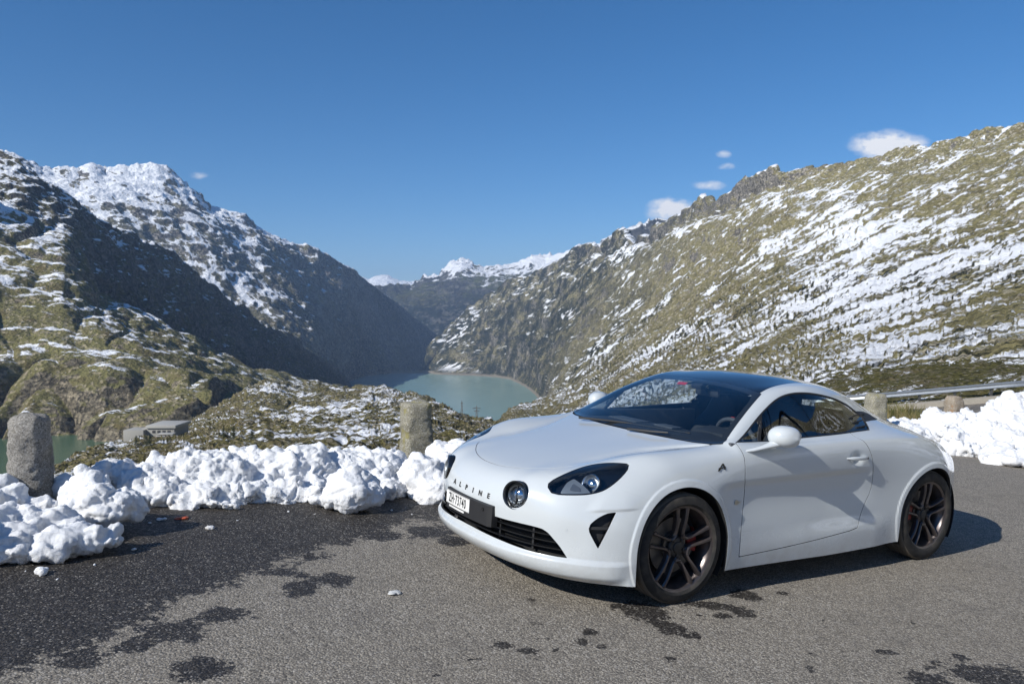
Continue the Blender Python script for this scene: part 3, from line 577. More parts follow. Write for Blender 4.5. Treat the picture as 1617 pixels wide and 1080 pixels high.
for i in range(26):                                          # middling clods over them
    px = rnd.uniform(170, 640); ty = np.interp(px, [q[0] for q in prof], [q[1] for q in prof]); tD = np.interp(px, [q[0] for q in prof], [q[2] for q in prof]); yb = np.interp(px, [210, 330, 470, 600, 640], [806, 800, 795, 793, 780]); gb = gpt(px, yb)
    f = rnd.random(); r = rnd.uniform(9, 20); lum.append(L(px, ty+r*.9+(yb-ty-r*1.3)*f, tD+(gb.y-tD)*f, r*1.2, r))
for i in range(34):                                          # its body
    px = 215+415*i/33; tD = np.interp(px, [q[0] for q in prof], [q[2] for q in prof]); yb = np.interp(px, [210, 330, 470, 600, 640], [806, 800, 795, 793, 780]); gb = gpt(px, yb); ty = np.interp(px, [q[0] for q in prof], [q[1] for q in prof])
    lum.append(L(px, (ty+yb)/2+10+rnd.uniform(-5, 5), tD+(gb.y-tD)*.45+.12, 34, 32)); lum.append(L(px, yb-14, gb.y+.16, 30, 15))
for i in range(26):                                          # body of the bank behind
    px = 160+485*i/25; tD = np.interp(px, [q[0] for q in prof], [q[2] for q in prof])+.5; lum.append(L(px, 770, tD-.12, 46, 42))
snow_thing('snow_bank', lum, 'long knee-high ploughed bank of lumpy snow along the asphalt edge between the two granite bollards', 'snow bank', seed=1, small=36, vox=.014, amp=.046)
lum = [L(560, 772, 6.05, 44, 29), L(530, 784, 6.0, 24, 16), L(592, 782, 6.05, 20, 18), L(556, 756, 6.1, 24, 16), L(503, 793, 6.05, 12, 6)]
snow_thing('snow_clod', lum, 'rounded white snow clod on the asphalt in front of the middle of the long bank', 'snow clod', seed=2, small=8, vox=.012, amp=.026)
lum = [L(120, 790, 5.15, 34, 34), L(150, 795, 5.05, 40, 32), L(185, 800, 5.1, 34, 28), L(140, 768, 5.15, 26, 22), L(205, 815, 5.1, 16, 13), L(110, 810, 5.0, 22, 20), L(165, 815, 5.0, 34, 18)]
snow_thing('snow_clod', lum, 'large boulder-like snow clod to the right of the round granite bollard', 'snow clod', seed=3, small=16, vox=.012, amp=.030)
lum = []
for px, py, D, rx, ry in ((-60, 812, 4.9, 60, 44), (0, 818, 4.8, 34, 18), (45, 830, 4.7, 40, 26), (80, 825, 4.75, 28, 24), (110, 845, 4.65, 30, 16), (20, 855, 4.5, 40, 26), (-30, 850, 4.5, 50, 44), (-80, 860, 4.3, 60, 50), (60, 862, 4.6, 40, 18), (95, 858, 4.55, 34, 22), (130, 858, 4.6, 34, 14), (165, 855, 4.68, 26, 11), (15, 875, 4.4, 30, 18), (70, 875, 4.45, 30, 12), (100, 835, 4.75, 26, 18), (-10, 770, 5.3, 26, 26), (-60, 760, 5.5, 50, 40), (8, 790, 5.1, 26, 24), (60, 800, 5.15, 26, 12), (100, 770, 5.6, 20, 16)): lum.append(L(px, py, D, rx, ry))
snow_thing('snow_heap', lum, 'low spread-out snow heap at the foot of the round granite bollard, reaching onto the asphalt', 'snow heap', seed=4, small=30, vox=.014, amp=.030)
lum = [L(665, 752, 6.7, 34, 32), L(700, 745, 6.9, 34, 34), L(640, 765, 6.75, 18, 18), (L(690, 775, 6.55, 34, 24)), L(655, 780, 6.6, 20, 16), L(672, 790, 6.45, 22, 12), L(700, 722, 7.4, 30, 22), L(740, 730, 7.4, 50, 34), L(745, 770, 6.9, 50, 34), L(690, 712, 7.8, 18, 14), L(730, 712, 8.0, 30, 14)]
snow_thing('snow_heap', lum, 'rounded snow heap between the square bollard and the nose of the white car', 'snow heap', seed=5, small=24, vox=.015, amp=.030)
# right bank
rnd = random.Random(9); lum = []
top = [(1395, 664), (1430, 662), (1470, 664), (1478, 640), (1492, 634), (1500, 645), (1540, 634), (1580, 632), (1605, 620), (1650, 612), (1750, 600), (1850, 598)]
for i in range(150):
    px = 1330+(1850-1330)*rnd.random(); ty = np.interp(px, [q[0] for q in top], [q[1] for q in top]); yb = np.interp(px, [1330, 1430, 1520, 1560, 1617, 1850], [700, 718, 722, 726, 728, 735]); f = rnd.random()
    r = rnd.uniform(13, 26)*(1-.2*f); D_ = 13.3-2.0*f; lum.append(L(px, min(ty+r*.8+(yb-ty-r*.8)*f, yb-r*.25), D_, r*1.5, r*.85))
for i in range(16): px = 1320+540*i/15; lum.append(L(px, 700, 13.6, 44, np.interp(px, [1320, 1470, 1850], [24, 34, 60])))
snow_thing('snow_bank', lum, 'thick ploughed snow bank at the right edge, behind the car tail and before the guardrail', 'snow bank', seed=6, small=260, vox=.032, amp=.075)
lum = [L(1570, 727, 10.95, 22, 8), L(1600, 722, 11.0, 26, 12), L(1630, 722, 11.0, 30, 14), L(1680, 722, 11.0, 40, 15), L(1610, 731, 10.8, 26, 7), L(1650, 735, 10.7, 30, 8)]
snow_thing('snow_heap', lum, 'flat tongue of snow on the asphalt in front of the right-hand snow bank', 'snow heap', seed=7, small=30, vox=.025, amp=.04)
# crumbs on the asphalt
def crumb(px, py, r, label, name='snow_crumb', mat=None, flat=.6, seed=0, cat='snow crumb', grp=None, pts=5):
    rnd = random.Random(seed); g_ = gpt(px, py); mb = MB()
    for k in range(pts): mb.add(*icos(g_+Vector((rnd.uniform(-.6, .6)*r, rnd.uniform(-.4, .4)*r, flat*r*.35)), (r*rnd.uniform(.4, .7), r*rnd.uniform(.35, .6), r*flat*rnd.uniform(.5, .8)), (0, rnd.uniform(-.3, .3), rnd.random()*3), 2))
    o = mb.build(name, SNOW, fix=False); m = o.modifiers.new('r', 'REMESH'); m.mode = 'VOXEL'; m.voxel_size = r*.14
    dg = bpy.context.evaluated_depsgraph_get(); me = bpy.data.meshes.new_from_object(o.evaluated_get(dg)); o.modifiers.clear(); o.data = me; me.name = name
    for v in me.vertices: v.co += v.normal*(r*.10*float(noise3(np.array([v.co])*(3.2/r))[0]))
    me.polygons.foreach_set('use_smooth', [True]*len(me.polygons)); me.materials.clear(); me.materials.append(mat or SNOW); return tag(o, label, cat, grp)
crumb(65, 906, .052, 'fist-sized crumb of snow alone on the wet asphalt in front of the low left heap', seed=1)
crumb(255, 821, .034, 'small flat flake of snow just left of the orange scrap', seed=2, flat=.4)
crumb(331, 835, .034, 'grey pebble-like lump of ice to the right of the orange scrap', seed=3, cat='ice lump', name='ice_lump')
ICE = simple('pale_chip', (.62, .62, .60), .4)
o = crumb(624, 937, .046, 'thin pale chip lying alone on the dry asphalt left of the car', name='pale_chip', mat=ICE, seed=5, flat=.22, cat='chip')
crumb(288, 819, .05, 'crumpled orange-red scrap lying at the foot of the snow bank', name='orange_scrap', mat=simple('orange_scrap_plastic', (.62, .13, .06), .45), seed=6, flat=.3, cat='litter')
pr = None
for px, py, s, lab in ((212, 868, 1.2, 'tiny snow crumb at the tip of the low left heap'), (236, 826, .9, 'tiny snow crumb between the big boulder-like clod and the flat flake'), (150, 892, .8, 'tiny snow crumb below the front edge of the low left heap'),
        (375, 822, .6, 'tiny snow crumb right of the grey ice lump'), (455, 808, .9, 'tiny snow crumb below the long bank, left of its middle'), (497, 812, .6, 'tiny snow crumb just left of the rounded front clod'),
        (618, 806, 1.0, 'tiny snow crumb at the right foot of the rounded front clod'), (650, 812, .6, 'tiny snow crumb in the gap between bank and right-hand heap'), (90, 915, .7, 'tiny snow crumb right of the fist-sized one'), (40, 902, .5, 'tiny snow crumb left of the fist-sized one')):
    g_ = gpt(px, py)
    if pr is None: pr = crumb(px, py, .016, None, seed=9, cat=None, pts=3); o = pr; pr.data.transform(Matrix.Translation(-g_))
    else: o = pr.copy(); COL.objects.link(o)
    o.location = g_; o.scale = (s, s, s); o.rotation_euler.z = px
    tag(o, lab, 'snow crumb', 'tiny snow crumbs along the left banks')
# ---------------------------------------------------------------- granite bollards, pylons, buildings, trees
def granite(name, a, b, lich):
    t = NT(name); p = t.co(); n = t.noise(p, 11, 6, .7); f = t.noise(p, 90, 4, .8); v = t.n('ShaderNodeTexVoronoi', {'Vector': p, 'Scale': 120.0})
    col = t.mix(t.mr(n, .3, .7), a, b); col = t.mix(t.mr(f, .50, .66), col, (.055, .05, .045)); col = t.mix(t.mr(t.sep(v.outputs['Color'])[0], .82, .86, 0, .5), col, (.6, .58, .54))
    col = t.mix(t.mr(t.noise(p, 5, 5, .65), .56, .62, 0, .7), col, lich)
    return t.done(t.bsdf(col=col, rough=.93, spec=.2, nrm=t.bump(t.ma('ADD', n, t.ma('MULTIPLY', f, .6)), 1.0, .02)))
GR1 = granite('granite', (.27, .255, .23), (.40, .38, .345), (.20, .19, .15)); GR2 = granite('lichen_granite', (.27, .25, .19), (.38, .36, .27), (.28, .25, .08)); GR3 = granite('rusty_granite', (.30, .23, .16), (.42, .36, .28), (.33, .17, .07))
def bollard(c, h, w, t_, sq, m, label, seed, lean=(0, 0), rz=.3):
    n = 44; rows = 46; P = []
    for i in range(rows):
        f = i/(rows-1); z = h*f; k = w+(t_-w)*f
        if f > .93: k *= math.sqrt(max(.0, 1-((f-.93)/.07)**2))*.28+.72
        ring = []
        for j in range(n+1):
            a = 2*math.pi*j/n; c_, s_ = math.cos(a), math.sin(a); e = 2/sq
            ring.append((k*math.copysign(abs(c_)**e, c_), k*math.copysign(abs(s_)**e, s_), z))
        P.append(ring)
    for f in (.8, .5, .2, .02): P.append([(x*f, y*f, h+.004*(1-f)) for x, y, z in P[rows-1]])
    P = np.array(P); d = (.020*noise3(P*7+seed)+.010*noise3(P*22+seed)+.005*noise3(P*60+seed)); r = np.linalg.norm(P[..., :2], axis=-1, keepdims=True)
    u_ = P[..., :2]/np.maximum(r, .02); P[..., :2] += u_*d[..., None]*1.0; P[..., 2] += d*.8*(P[..., 2] > h*.9)
    P[:, -1] = P[:, 0]
    o = grid_mesh('stone_bollard', P, m, flip=False); o.location = c; o.rotation_euler = (lean[0], lean[1], rz)
    tag(o, label, 'bollard', 'granite bollards along the lay-by edge'); return o
def atg(x, y, z=-.12): return (x, y, gz(x)+z)
bollard(atg(-3.32, 5.50), .765, .150, .124, 2.3, GR1, 'round rough grey granite bollard nearest the left edge, behind the low snow heap', 3)
bollard(atg(-1.0, 8.35), .71, .160, .142, 4.5, GR2, 'squarish lichen-spotted granite bollard standing in front of the turquoise lake', 8, rz=.45)
bollard(atg(5.72, 12.6, -.2), .93, .15, .135, 4.0, GR2, 'pale granite bollard just behind the roofline at the rear of the car', 12, rz=.2)
bollard(atg(8.28, 15.0, -1.2), 1.84, .15, .14, 4.0, GR3, 'short rust-stained stone block half buried in the right snow bank', 20, rz=.3)
# pylons above the lake
PY = simple('pylon_steel', (.16, .15, .14), .6, .6)
def pylon(px, ytop, ybase, D, label, wide):
    b = far(px, ybase, D); t_ = far(px, ytop, D); H = t_.z-b.z; W = H*.085; mb = MB(); w = .16
    cs = [(-1, -1), (1, -1), (1, 1), (-1, 1)]
    for cx_, cy in cs: mb.tube([(cx_*W, cy*W, 0), (cx_*W*.22, cy*W*.22, H*.75), (0, 0, H)], w, 4)
    lv = [0, .16, .30, .43, .55, .66, .76, .85]
    for a, c_ in zip(lv, lv[1:]):
        wa, wc = W*(1-a*.98*1.04), W*(1-c_*.98*1.04)
        for (x1, y1), (x2, y2) in zip(cs, cs[1:]+cs[:1]):
            mb.tube([(x1*wa, y1*wa, a*H), (x2*wc, y2*wc, c_*H)], w*.6, 4); mb.tube([(x2*wa, y2*wa, a*H), (x1*wc, y1*wc, c_*H)], w*.6, 4)
    o = empty('pylon', b); tag(o, label, 'pylon'); mb.build('lattice_mast', PY, o, sharp=30)
    for zz, ww in ((.84, wide), (.70, wide*.7)):
        MB().tube([(-ww*H, 0, zz*H), (0, 0, zz*H+.8), (ww*H, 0, zz*H)], w*1.1, 4).tube([(-ww*H, 0, zz*H), (ww*H, 0, zz*H)], w, 4).build('cross_arm', PY, o, sharp=30)
pylon(729, 632, 664, 700, 'slim lattice pylon before the lake, left one of the pair', .06)
pylon(752.5, 640, 672, 650, 'lattice pylon with wide cross arms before the lake, right one of the pair', .20)
# works by the lower lake
E_OBJ = bpy.data.objects['foreground_heath']
def on_heath(px, py):
    d = ray(px, py).normalized(); o_ = Vector((0, 0, CAM_H)); hit = E_OBJ.ray_cast(o_+d*90, d)
    return hit[1] if hit[0] else far(px, py, 500)
CONC = simple('pale_concrete', (.34, .33, .30), .9); ROOFM = simple('roof_sheet', (.40, .39, .36), .7); DARKW = simple('dark_opening', (.03, .03, .035), .6)
def block(name, parent, px0, px1, y0, y1, D, dep, m):
    a = far(px0, y1, D); b = far(px1, y0, D); c = parent.location
    return MB().box(((a.x+b.x)/2-c.x, D+dep/2-c.y, (a.z+b.z)/2-c.z), (abs(b.x-a.x), dep, abs(b.z-a.z)), bev=.1).build(name, m, parent, sharp=30)
q = empty('quay_building', far(228, 696, 492)); tag(q, 'low concrete works building with a long pale flat roof beside the green lower lake', 'building')
block('retaining_wall', q, 192, 224, 680, 702, 488, 14, CONC); block('wall', q, 222, 273, 677, 690, 492, 22, CONC); block('roof', q, 228, 275, 672.5, 677, 491, 24, ROOFM)
for k in range(4): block('window', q, 238+k*8, 243+k*8, 680.5, 684.5, 491.8, .5, DARKW)
q = empty('hut', far(264, 697, 478)); tag(q, 'tiny white hut with a dark doorway just below the works building', 'hut')
block('wall', q, 260, 270, 687, 697, 478, 4, simple('white_render', (.62, .62, .60), .8)); block('roof', q, 246, 271, 685.4, 687, 477.5, 5, ROOFM); block('door', q, 260.5, 263, 690, 697, 477.9, .3, DARKW)
q = empty('terrace_shed', far(252, 700, 474)); tag(q, 'brownish open shed with shelves left of the tiny white hut', 'shed')
block('wall', q, 242, 257, 689, 700, 475, 5, simple('weathered_wood', (.16, .12, .09), .9)); 
for k in range(2): block('canopy', q, 243, 258, 689+k*4.5, 690.2+k*4.5, 473.8, 1.5, ROOFM)
q = empty('brick_shed', far(374, 672, 640)); tag(q, 'reddish-brown windowless shed above the snow bank, at the foot of the mossy rocks', 'shed')
block('wall', q, 364, 384, 650, 672, 640, 12, simple('red_brown_wall', (.11, .07, .06), .9)); block('roof', q, 363, 385, 648.6, 650.4, 639, 14, simple('shed_roof', (.13, .11, .10), .9))
# small conifers
NEED = NT('spruce_needles'); NEED = NEED.done(NEED.bsdf(col=NEED.mix(NEED.mr(NEED.noise(NEED.co(), .8, 4), .35, .65), (.012, .022, .010), (.035, .05, .018)), rough=.9)); BARK = simple('bark', (.06, .045, .03), .9)
def spruce(px, ybase, ytop, D, label, seed):
    b = on_heath(px, ybase); D = b.y; H = far(px, ytop, D).z-b.z; r = random.Random(seed); o = empty('spruce', b); tag(o, label, 'tree', 'small spruces above the lower lake')
    MB().tube([(0, 0, -1), (0, 0, H*.97)], [H*.03, H*.006], 6).build('trunk', BARK, o); mb = MB()
    for k in range(520):
        f = r.random()**.8; z = H*(.08+.9*f); R_ = H*.26*(1-f)**.85+.1; a = r.uniform(0, 6.28); rr = R_*r.uniform(.25, 1.05)*(1+.25*math.sin(f*40)); s = H*.055*r.uniform(.6, 1.3)*(1.1-f*.6)
        c = Vector((rr*math.cos(a), rr*math.sin(a), z-rr*.25)); d = Vector((math.cos(a), math.sin(a), -.35))*s; e = Vector((-math.sin(a), math.cos(a), r.uniform(-.3, .3)))*s*.55
        mb.add([c-d*.6+e*.4, c-d*.6-e*.4, c+d*.5-e, c+d*1.1, c+d*.5+e], [(0, 1, 2, 3, 4)])
    mb.build('crown', NEED, o, fix=False, smooth=False)
for k, a in enumerate(((215, 703, 688, 460, 'small dark spruce in front of the works building, leftmost of the group'), (231, 704, 689, 450, 'bushy spruce in front of the works building, second from the left'), (237, 703, 686, 455, 'dark spruce touching the left side of the open shed'), (353, 690, 673, 600, 'slim spruce left of the darker one by the red-brown shed'), (369, 694, 672, 580, 'dark pointed spruce standing before the red-brown shed'), (398, 694, 678, 560, 'low broad spruce to the right of the red-brown shed'))): spruce(*a, seed=k)
# ---------------------------------------------------------------- car body surface
# rows run from the centre line (0) to the bottom of the flank (13); stations run from the front lip over the roof to the tail
SEC = [
 [(2.01,0,0.165),(2,0.2,0.163),(1.98,0.36,0.16),(1.945,0.48,0.157),(1.9,0.57,0.153),(1.855,0.64,0.15),(1.81,0.7,0.15),(1.765,0.75,0.15),(1.72,0.79,0.15),(1.685,0.82,0.15),(1.65,0.845,0.15),(1.62,0.865,0.15),(1.6,0.88,0.15),(1.58,0.89,0.15)],
 [(2.105,0,0.245),(2.095,0.2,0.245),(2.065,0.36,0.242),(2.02,0.49,0.238),(1.965,0.59,0.232),(1.91,0.665,0.226),(1.855,0.725,0.222),(1.8,0.775,0.22),(1.745,0.815,0.218),(1.695,0.845,0.215),(1.65,0.866,0.205),(1.61,0.88,0.195),(1.58,0.889,0.175),(1.56,0.893,0.15)],
 [(2.095,0,0.34),(2.085,0.2,0.34),(2.055,0.36,0.34),(2.01,0.49,0.345),(1.96,0.59,0.345),(1.905,0.665,0.345),(1.845,0.73,0.345),(1.785,0.785,0.345),(1.72,0.825,0.345),(1.66,0.855,0.335),(1.61,0.875,0.31),(1.57,0.887,0.265),(1.54,0.891,0.215),(1.52,0.893,0.15)],
 [(2.105,0,0.46),(2.095,0.2,0.46),(2.065,0.36,0.465),(2.02,0.49,0.47),(1.965,0.591,0.475),(1.901,0.673,0.48),(1.827,0.74,0.48),(1.752,0.795,0.475),(1.679,0.839,0.465),(1.603,0.872,0.44),(1.547,0.888,0.385),(1.505,0.895,0.31),(1.475,0.895,0.23),(1.45,0.89,0.15)],
 [(2.085,0,0.56),(2.075,0.2,0.563),(2.045,0.36,0.57),(2,0.49,0.58),(1.927,0.59,0.588),(1.847,0.673,0.592),(1.757,0.741,0.592),(1.667,0.801,0.587),(1.579,0.846,0.57),(1.504,0.875,0.53),(1.452,0.889,0.45),(1.42,0.897,0.35),(1.39,0.895,0.25),(1.36,0.89,0.15)],
 [(2.01,0,0.64),(2,0.2,0.645),(1.965,0.36,0.65),(1.92,0.48,0.66),(1.847,0.57,0.676),(1.762,0.653,0.685),(1.667,0.721,0.692),(1.567,0.786,0.685),(1.474,0.841,0.655),(1.413,0.873,0.59),(1.377,0.89,0.49),(1.35,0.898,0.37),(1.33,0.895,0.25),(1.31,0.89,0.15)],
 [(1.87,0,0.69),(1.86,0.2,0.693),(1.83,0.35,0.697),(1.785,0.46,0.703),(1.725,0.546,0.726),(1.651,0.628,0.748),(1.567,0.7,0.76),(1.477,0.77,0.748),(1.399,0.832,0.709),(1.343,0.87,0.63),(1.317,0.891,0.52),(1.3,0.898,0.38),(1.29,0.896,0.25),(1.28,0.89,0.15)],
 [(1.63,0,0.742),(1.62,0.19,0.743),(1.6,0.34,0.745),(1.57,0.45,0.75),(1.53,0.54,0.772),(1.48,0.615,0.795),(1.42,0.69,0.812),(1.35,0.765,0.8),(1.29,0.83,0.755),(1.25,0.872,0.665),(1.23,0.893,0.54),(1.22,0.899,0.39),(1.22,0.897,0.25),(1.22,0.89,0.15)],
 [(1.38,0,0.785),(1.37,0.18,0.786),(1.36,0.33,0.787),(1.34,0.44,0.789),(1.31,0.535,0.801),(1.27,0.615,0.818),(1.22,0.69,0.83),(1.17,0.765,0.818),(1.13,0.83,0.77),(1.1,0.873,0.675),(1.09,0.892,0.545),(1.09,0.897,0.39),(1.09,0.893,0.26),(1.09,0.88,0.15)],
 [(1.16,0,0.823),(1.15,0.19,0.823),(1.135,0.36,0.824),(1.11,0.49,0.826),(1.065,0.585,0.832),(1.03,0.65,0.839),(1,0.71,0.843),(0.97,0.775,0.832),(0.95,0.828,0.79),(0.94,0.864,0.69),(0.94,0.88,0.55),(0.94,0.885,0.4),(0.94,0.885,0.26),(0.94,0.875,0.15)],
 [(1.01,0,0.852),(1,0.22,0.852),(0.955,0.42,0.855),(0.9,0.6,0.86),(0.86,0.68,0.864),(0.84,0.712,0.864),(0.825,0.748,0.861),(0.8,0.795,0.844),(0.8,0.838,0.798),(0.8,0.857,0.7),(0.8,0.865,0.56),(0.8,0.87,0.41),(0.8,0.876,0.26),(0.8,0.868,0.15)],
 [(0.94,0,0.88),(0.93,0.25,0.88),(0.875,0.49,0.882),(0.79,0.69,0.88),(0.765,0.735,0.889),(0.755,0.75,0.888),(0.745,0.772,0.882),(0.74,0.805,0.858),(0.73,0.845,0.8),(0.73,0.857,0.7),(0.73,0.858,0.56),(0.73,0.864,0.41),(0.73,0.875,0.26),(0.73,0.867,0.15)],
 [(0.77,0,0.972),(0.755,0.25,0.97),(0.7,0.48,0.972),(0.62,0.655,0.983),(0.575,0.712,0.955),(0.585,0.742,0.915),(0.6,0.762,0.884),(0.6,0.815,0.862),(0.6,0.85,0.8),(0.6,0.858,0.69),(0.6,0.853,0.55),(0.6,0.86,0.4),(0.6,0.873,0.26),(0.6,0.866,0.15)],
 [(0.56,0,1.073),(0.545,0.25,1.068),(0.51,0.45,1.07),(0.45,0.612,1.073),(0.39,0.675,1.035),(0.39,0.725,0.962),(0.4,0.768,0.888),(0.4,0.823,0.865),(0.4,0.856,0.8),(0.4,0.86,0.68),(0.4,0.85,0.54),(0.4,0.857,0.39),(0.4,0.871,0.26),(0.4,0.865,0.15)],
 [(0.36,0,1.155),(0.35,0.25,1.148),(0.325,0.435,1.148),(0.27,0.573,1.145),(0.21,0.64,1.105),(0.2,0.71,1),(0.2,0.774,0.893),(0.2,0.828,0.868),(0.2,0.86,0.8),(0.2,0.862,0.68),(0.2,0.848,0.54),(0.2,0.855,0.39),(0.2,0.87,0.26),(0.2,0.865,0.15)],
 [(0.17,0,1.208),(0.16,0.24,1.203),(0.15,0.425,1.195),(0.12,0.55,1.19),(0.05,0.612,1.148),(0.04,0.708,1.018),(0.03,0.779,0.9),(0.03,0.833,0.872),(0.03,0.863,0.8),(0.03,0.863,0.68),(0.03,0.846,0.54),(0.03,0.853,0.39),(0.03,0.869,0.26),(0.03,0.865,0.15)],
 [(-0.1,0,1.248),(-0.1,0.24,1.244),(-0.1,0.42,1.229),(-0.1,0.54,1.215),(-0.1,0.612,1.172),(-0.1,0.71,1.035),(-0.1,0.783,0.907),(-0.1,0.838,0.876),(-0.1,0.865,0.8),(-0.1,0.863,0.68),(-0.1,0.845,0.54),(-0.1,0.852,0.39),(-0.1,0.868,0.27),(-0.1,0.865,0.15)],
 [(-0.35,0,1.245),(-0.35,0.24,1.24),(-0.35,0.42,1.226),(-0.35,0.532,1.205),(-0.35,0.603,1.158),(-0.35,0.703,1.032),(-0.35,0.784,0.917),(-0.35,0.842,0.88),(-0.35,0.867,0.8),(-0.35,0.864,0.68),(-0.35,0.846,0.54),(-0.35,0.854,0.41),(-0.35,0.868,0.28),(-0.35,0.865,0.155)],
 [(-0.6,0,1.205),(-0.6,0.24,1.199),(-0.6,0.41,1.183),(-0.6,0.513,1.157),(-0.6,0.578,1.108),(-0.6,0.68,1.01),(-0.6,0.779,0.927),(-0.6,0.845,0.886),(-0.6,0.872,0.8),(-0.6,0.87,0.68),(-0.6,0.857,0.54),(-0.6,0.86,0.41),(-0.6,0.869,0.28),(-0.6,0.866,0.16)],
 [(-0.85,0,1.135),(-0.85,0.24,1.128),(-0.85,0.39,1.11),(-0.85,0.49,1.083),(-0.85,0.553,1.04),(-0.85,0.662,0.977),(-0.85,0.765,0.929),(-0.85,0.845,0.886),(-0.85,0.88,0.8),(-0.85,0.885,0.68),(-0.85,0.878,0.54),(-0.85,0.875,0.4),(-0.85,0.874,0.28),(-0.85,0.87,0.165)],
 [(-1.1,0,1.04),(-1.1,0.23,1.034),(-1.1,0.38,1.017),(-1.1,0.47,0.993),(-1.1,0.54,0.968),(-1.1,0.64,0.939),(-1.1,0.74,0.912),(-1.1,0.833,0.87),(-1.1,0.883,0.788),(-1.1,0.9,0.67),(-1.1,0.902,0.54),(-1.1,0.9,0.4),(-1.1,0.893,0.28),(-1.1,0.88,0.165)],
 [(-1.35,0,0.942),(-1.35,0.23,0.94),(-1.35,0.38,0.933),(-1.35,0.46,0.923),(-1.35,0.54,0.909),(-1.35,0.63,0.89),(-1.35,0.72,0.862),(-1.35,0.81,0.82),(-1.35,0.87,0.735),(-1.35,0.893,0.64),(-1.35,0.9,0.52),(-1.35,0.897,0.4),(-1.35,0.89,0.28),(-1.35,0.88,0.17)],
 [(-1.6,0,0.863),(-1.6,0.23,0.864),(-1.595,0.38,0.862),(-1.59,0.455,0.855),(-1.58,0.535,0.841),(-1.575,0.615,0.819),(-1.565,0.685,0.787),(-1.555,0.755,0.751),(-1.54,0.81,0.672),(-1.53,0.835,0.6),(-1.52,0.845,0.5),(-1.52,0.847,0.39),(-1.52,0.843,0.29),(-1.52,0.83,0.19)],
 [(-1.83,0,0.805),(-1.825,0.23,0.81),(-1.81,0.38,0.81),(-1.795,0.455,0.805),(-1.78,0.525,0.792),(-1.765,0.59,0.768),(-1.745,0.65,0.735),(-1.72,0.71,0.703),(-1.7,0.755,0.633),(-1.68,0.78,0.575),(-1.66,0.79,0.49),(-1.645,0.795,0.4),(-1.635,0.793,0.3),(-1.63,0.785,0.21)],
 [(-2.02,0,0.775),(-2.01,0.22,0.78),(-1.98,0.38,0.779),(-1.95,0.455,0.773),(-1.92,0.52,0.758),(-1.89,0.575,0.737),(-1.86,0.625,0.705),(-1.83,0.675,0.68),(-1.8,0.71,0.62),(-1.78,0.73,0.575),(-1.765,0.74,0.495),(-1.75,0.745,0.4),(-1.74,0.745,0.31),(-1.73,0.735,0.23)],
 [(-2.07,0,0.7),(-2.06,0.22,0.705),(-2.03,0.38,0.701),(-2,0.455,0.695),(-1.975,0.515,0.682),(-1.945,0.57,0.663),(-1.915,0.615,0.64),(-1.885,0.657,0.625),(-1.86,0.685,0.575),(-1.84,0.7,0.54),(-1.83,0.707,0.475),(-1.82,0.71,0.4),(-1.81,0.71,0.32),(-1.8,0.703,0.24)],
 [(-2.08,0,0.6),(-2.07,0.22,0.6),(-2.045,0.38,0.6),(-2.015,0.455,0.59),(-1.99,0.515,0.58),(-1.965,0.56,0.565),(-1.94,0.605,0.55),(-1.915,0.64,0.52),(-1.895,0.665,0.49),(-1.88,0.68,0.45),(-1.87,0.685,0.41),(-1.86,0.685,0.36),(-1.85,0.685,0.31),(-1.84,0.675,0.25)],
 [(-2.05,0,0.28),(-2.04,0.22,0.28),(-2.01,0.38,0.275),(-1.985,0.46,0.27),(-1.96,0.51,0.265),(-1.94,0.555,0.265),(-1.92,0.59,0.26),(-1.9,0.62,0.26),(-1.89,0.64,0.26),(-1.88,0.655,0.26),(-1.87,0.66,0.26),(-1.865,0.665,0.26),(-1.86,0.67,0.26),(-1.85,0.67,0.25)],
]
def _pad(C):
    m = C[:, 1:2].copy(); m[..., 1] *= -1
    C = np.concatenate([m, C, 2*C[:, -1:] - C[:, -2:-1]], 1)
    return np.concatenate([2*C[:1] - C[1:2], C, 2*C[-1:] - C[-2:-1]], 0)
def _basis(t):
    return np.stack([(1-t)**3, 3*t**3-6*t**2+4, -3*t**3+3*t**2+3*t+1, t**3], -1)/6
def _wts(q, n):
    i = np.clip(np.floor(q).astype(int), 0, n-2); return i, _basis(q - i)
def fit_cage(T, it=4, k=.8):
    C = T.copy()
    for _ in range(it):
        p = _pad(C)
        w = np.array([1, 4, 1])/6
        S = sum(w[a]*w[b]*p[a:a+C.shape[0], b:b+C.shape[1]] for a in range(3) for b in range(3))
        D = T - S; C = C + k*D
    C[:, 0, 1] = 0
    return C
CAGE = _pad(fit_cage(np.array(SEC, float)))
NI, NJ = len(SEC), len(SEC[0])
def surf0(u, v):
    iu, wu = _wts(u, NI); iv, wv = _wts(v, NJ)
    out = 0
    for a in range(4):
        for b in range(4):
            out = out + (wu[..., a]*wv[..., b])[..., None]*CAGE[iu+a, iv+b]
    return out
def normals(u, v, f=surf0, e=.02):
    du = f(np.clip(u+e, 0, NI-1), v) - f(np.clip(u-e, 0, NI-1), v); dv = f(u, np.clip(v+e, 0, NJ-1)) - f(u, np.clip(v-e, 0, NJ-1))
    n = np.cross(dv, du)
    return n/np.maximum(np.linalg.norm(n, axis=-1, keepdims=True), 1e-9)
def sstep(a, b, x):
    t = np.clip((x-a)/(b-a), 0, 1); return t*t*(3-2*t)
AXF, AXR, ZF, ZR, RAF, RAR = 1.2095, -1.2095, .311, .322, .352, .352
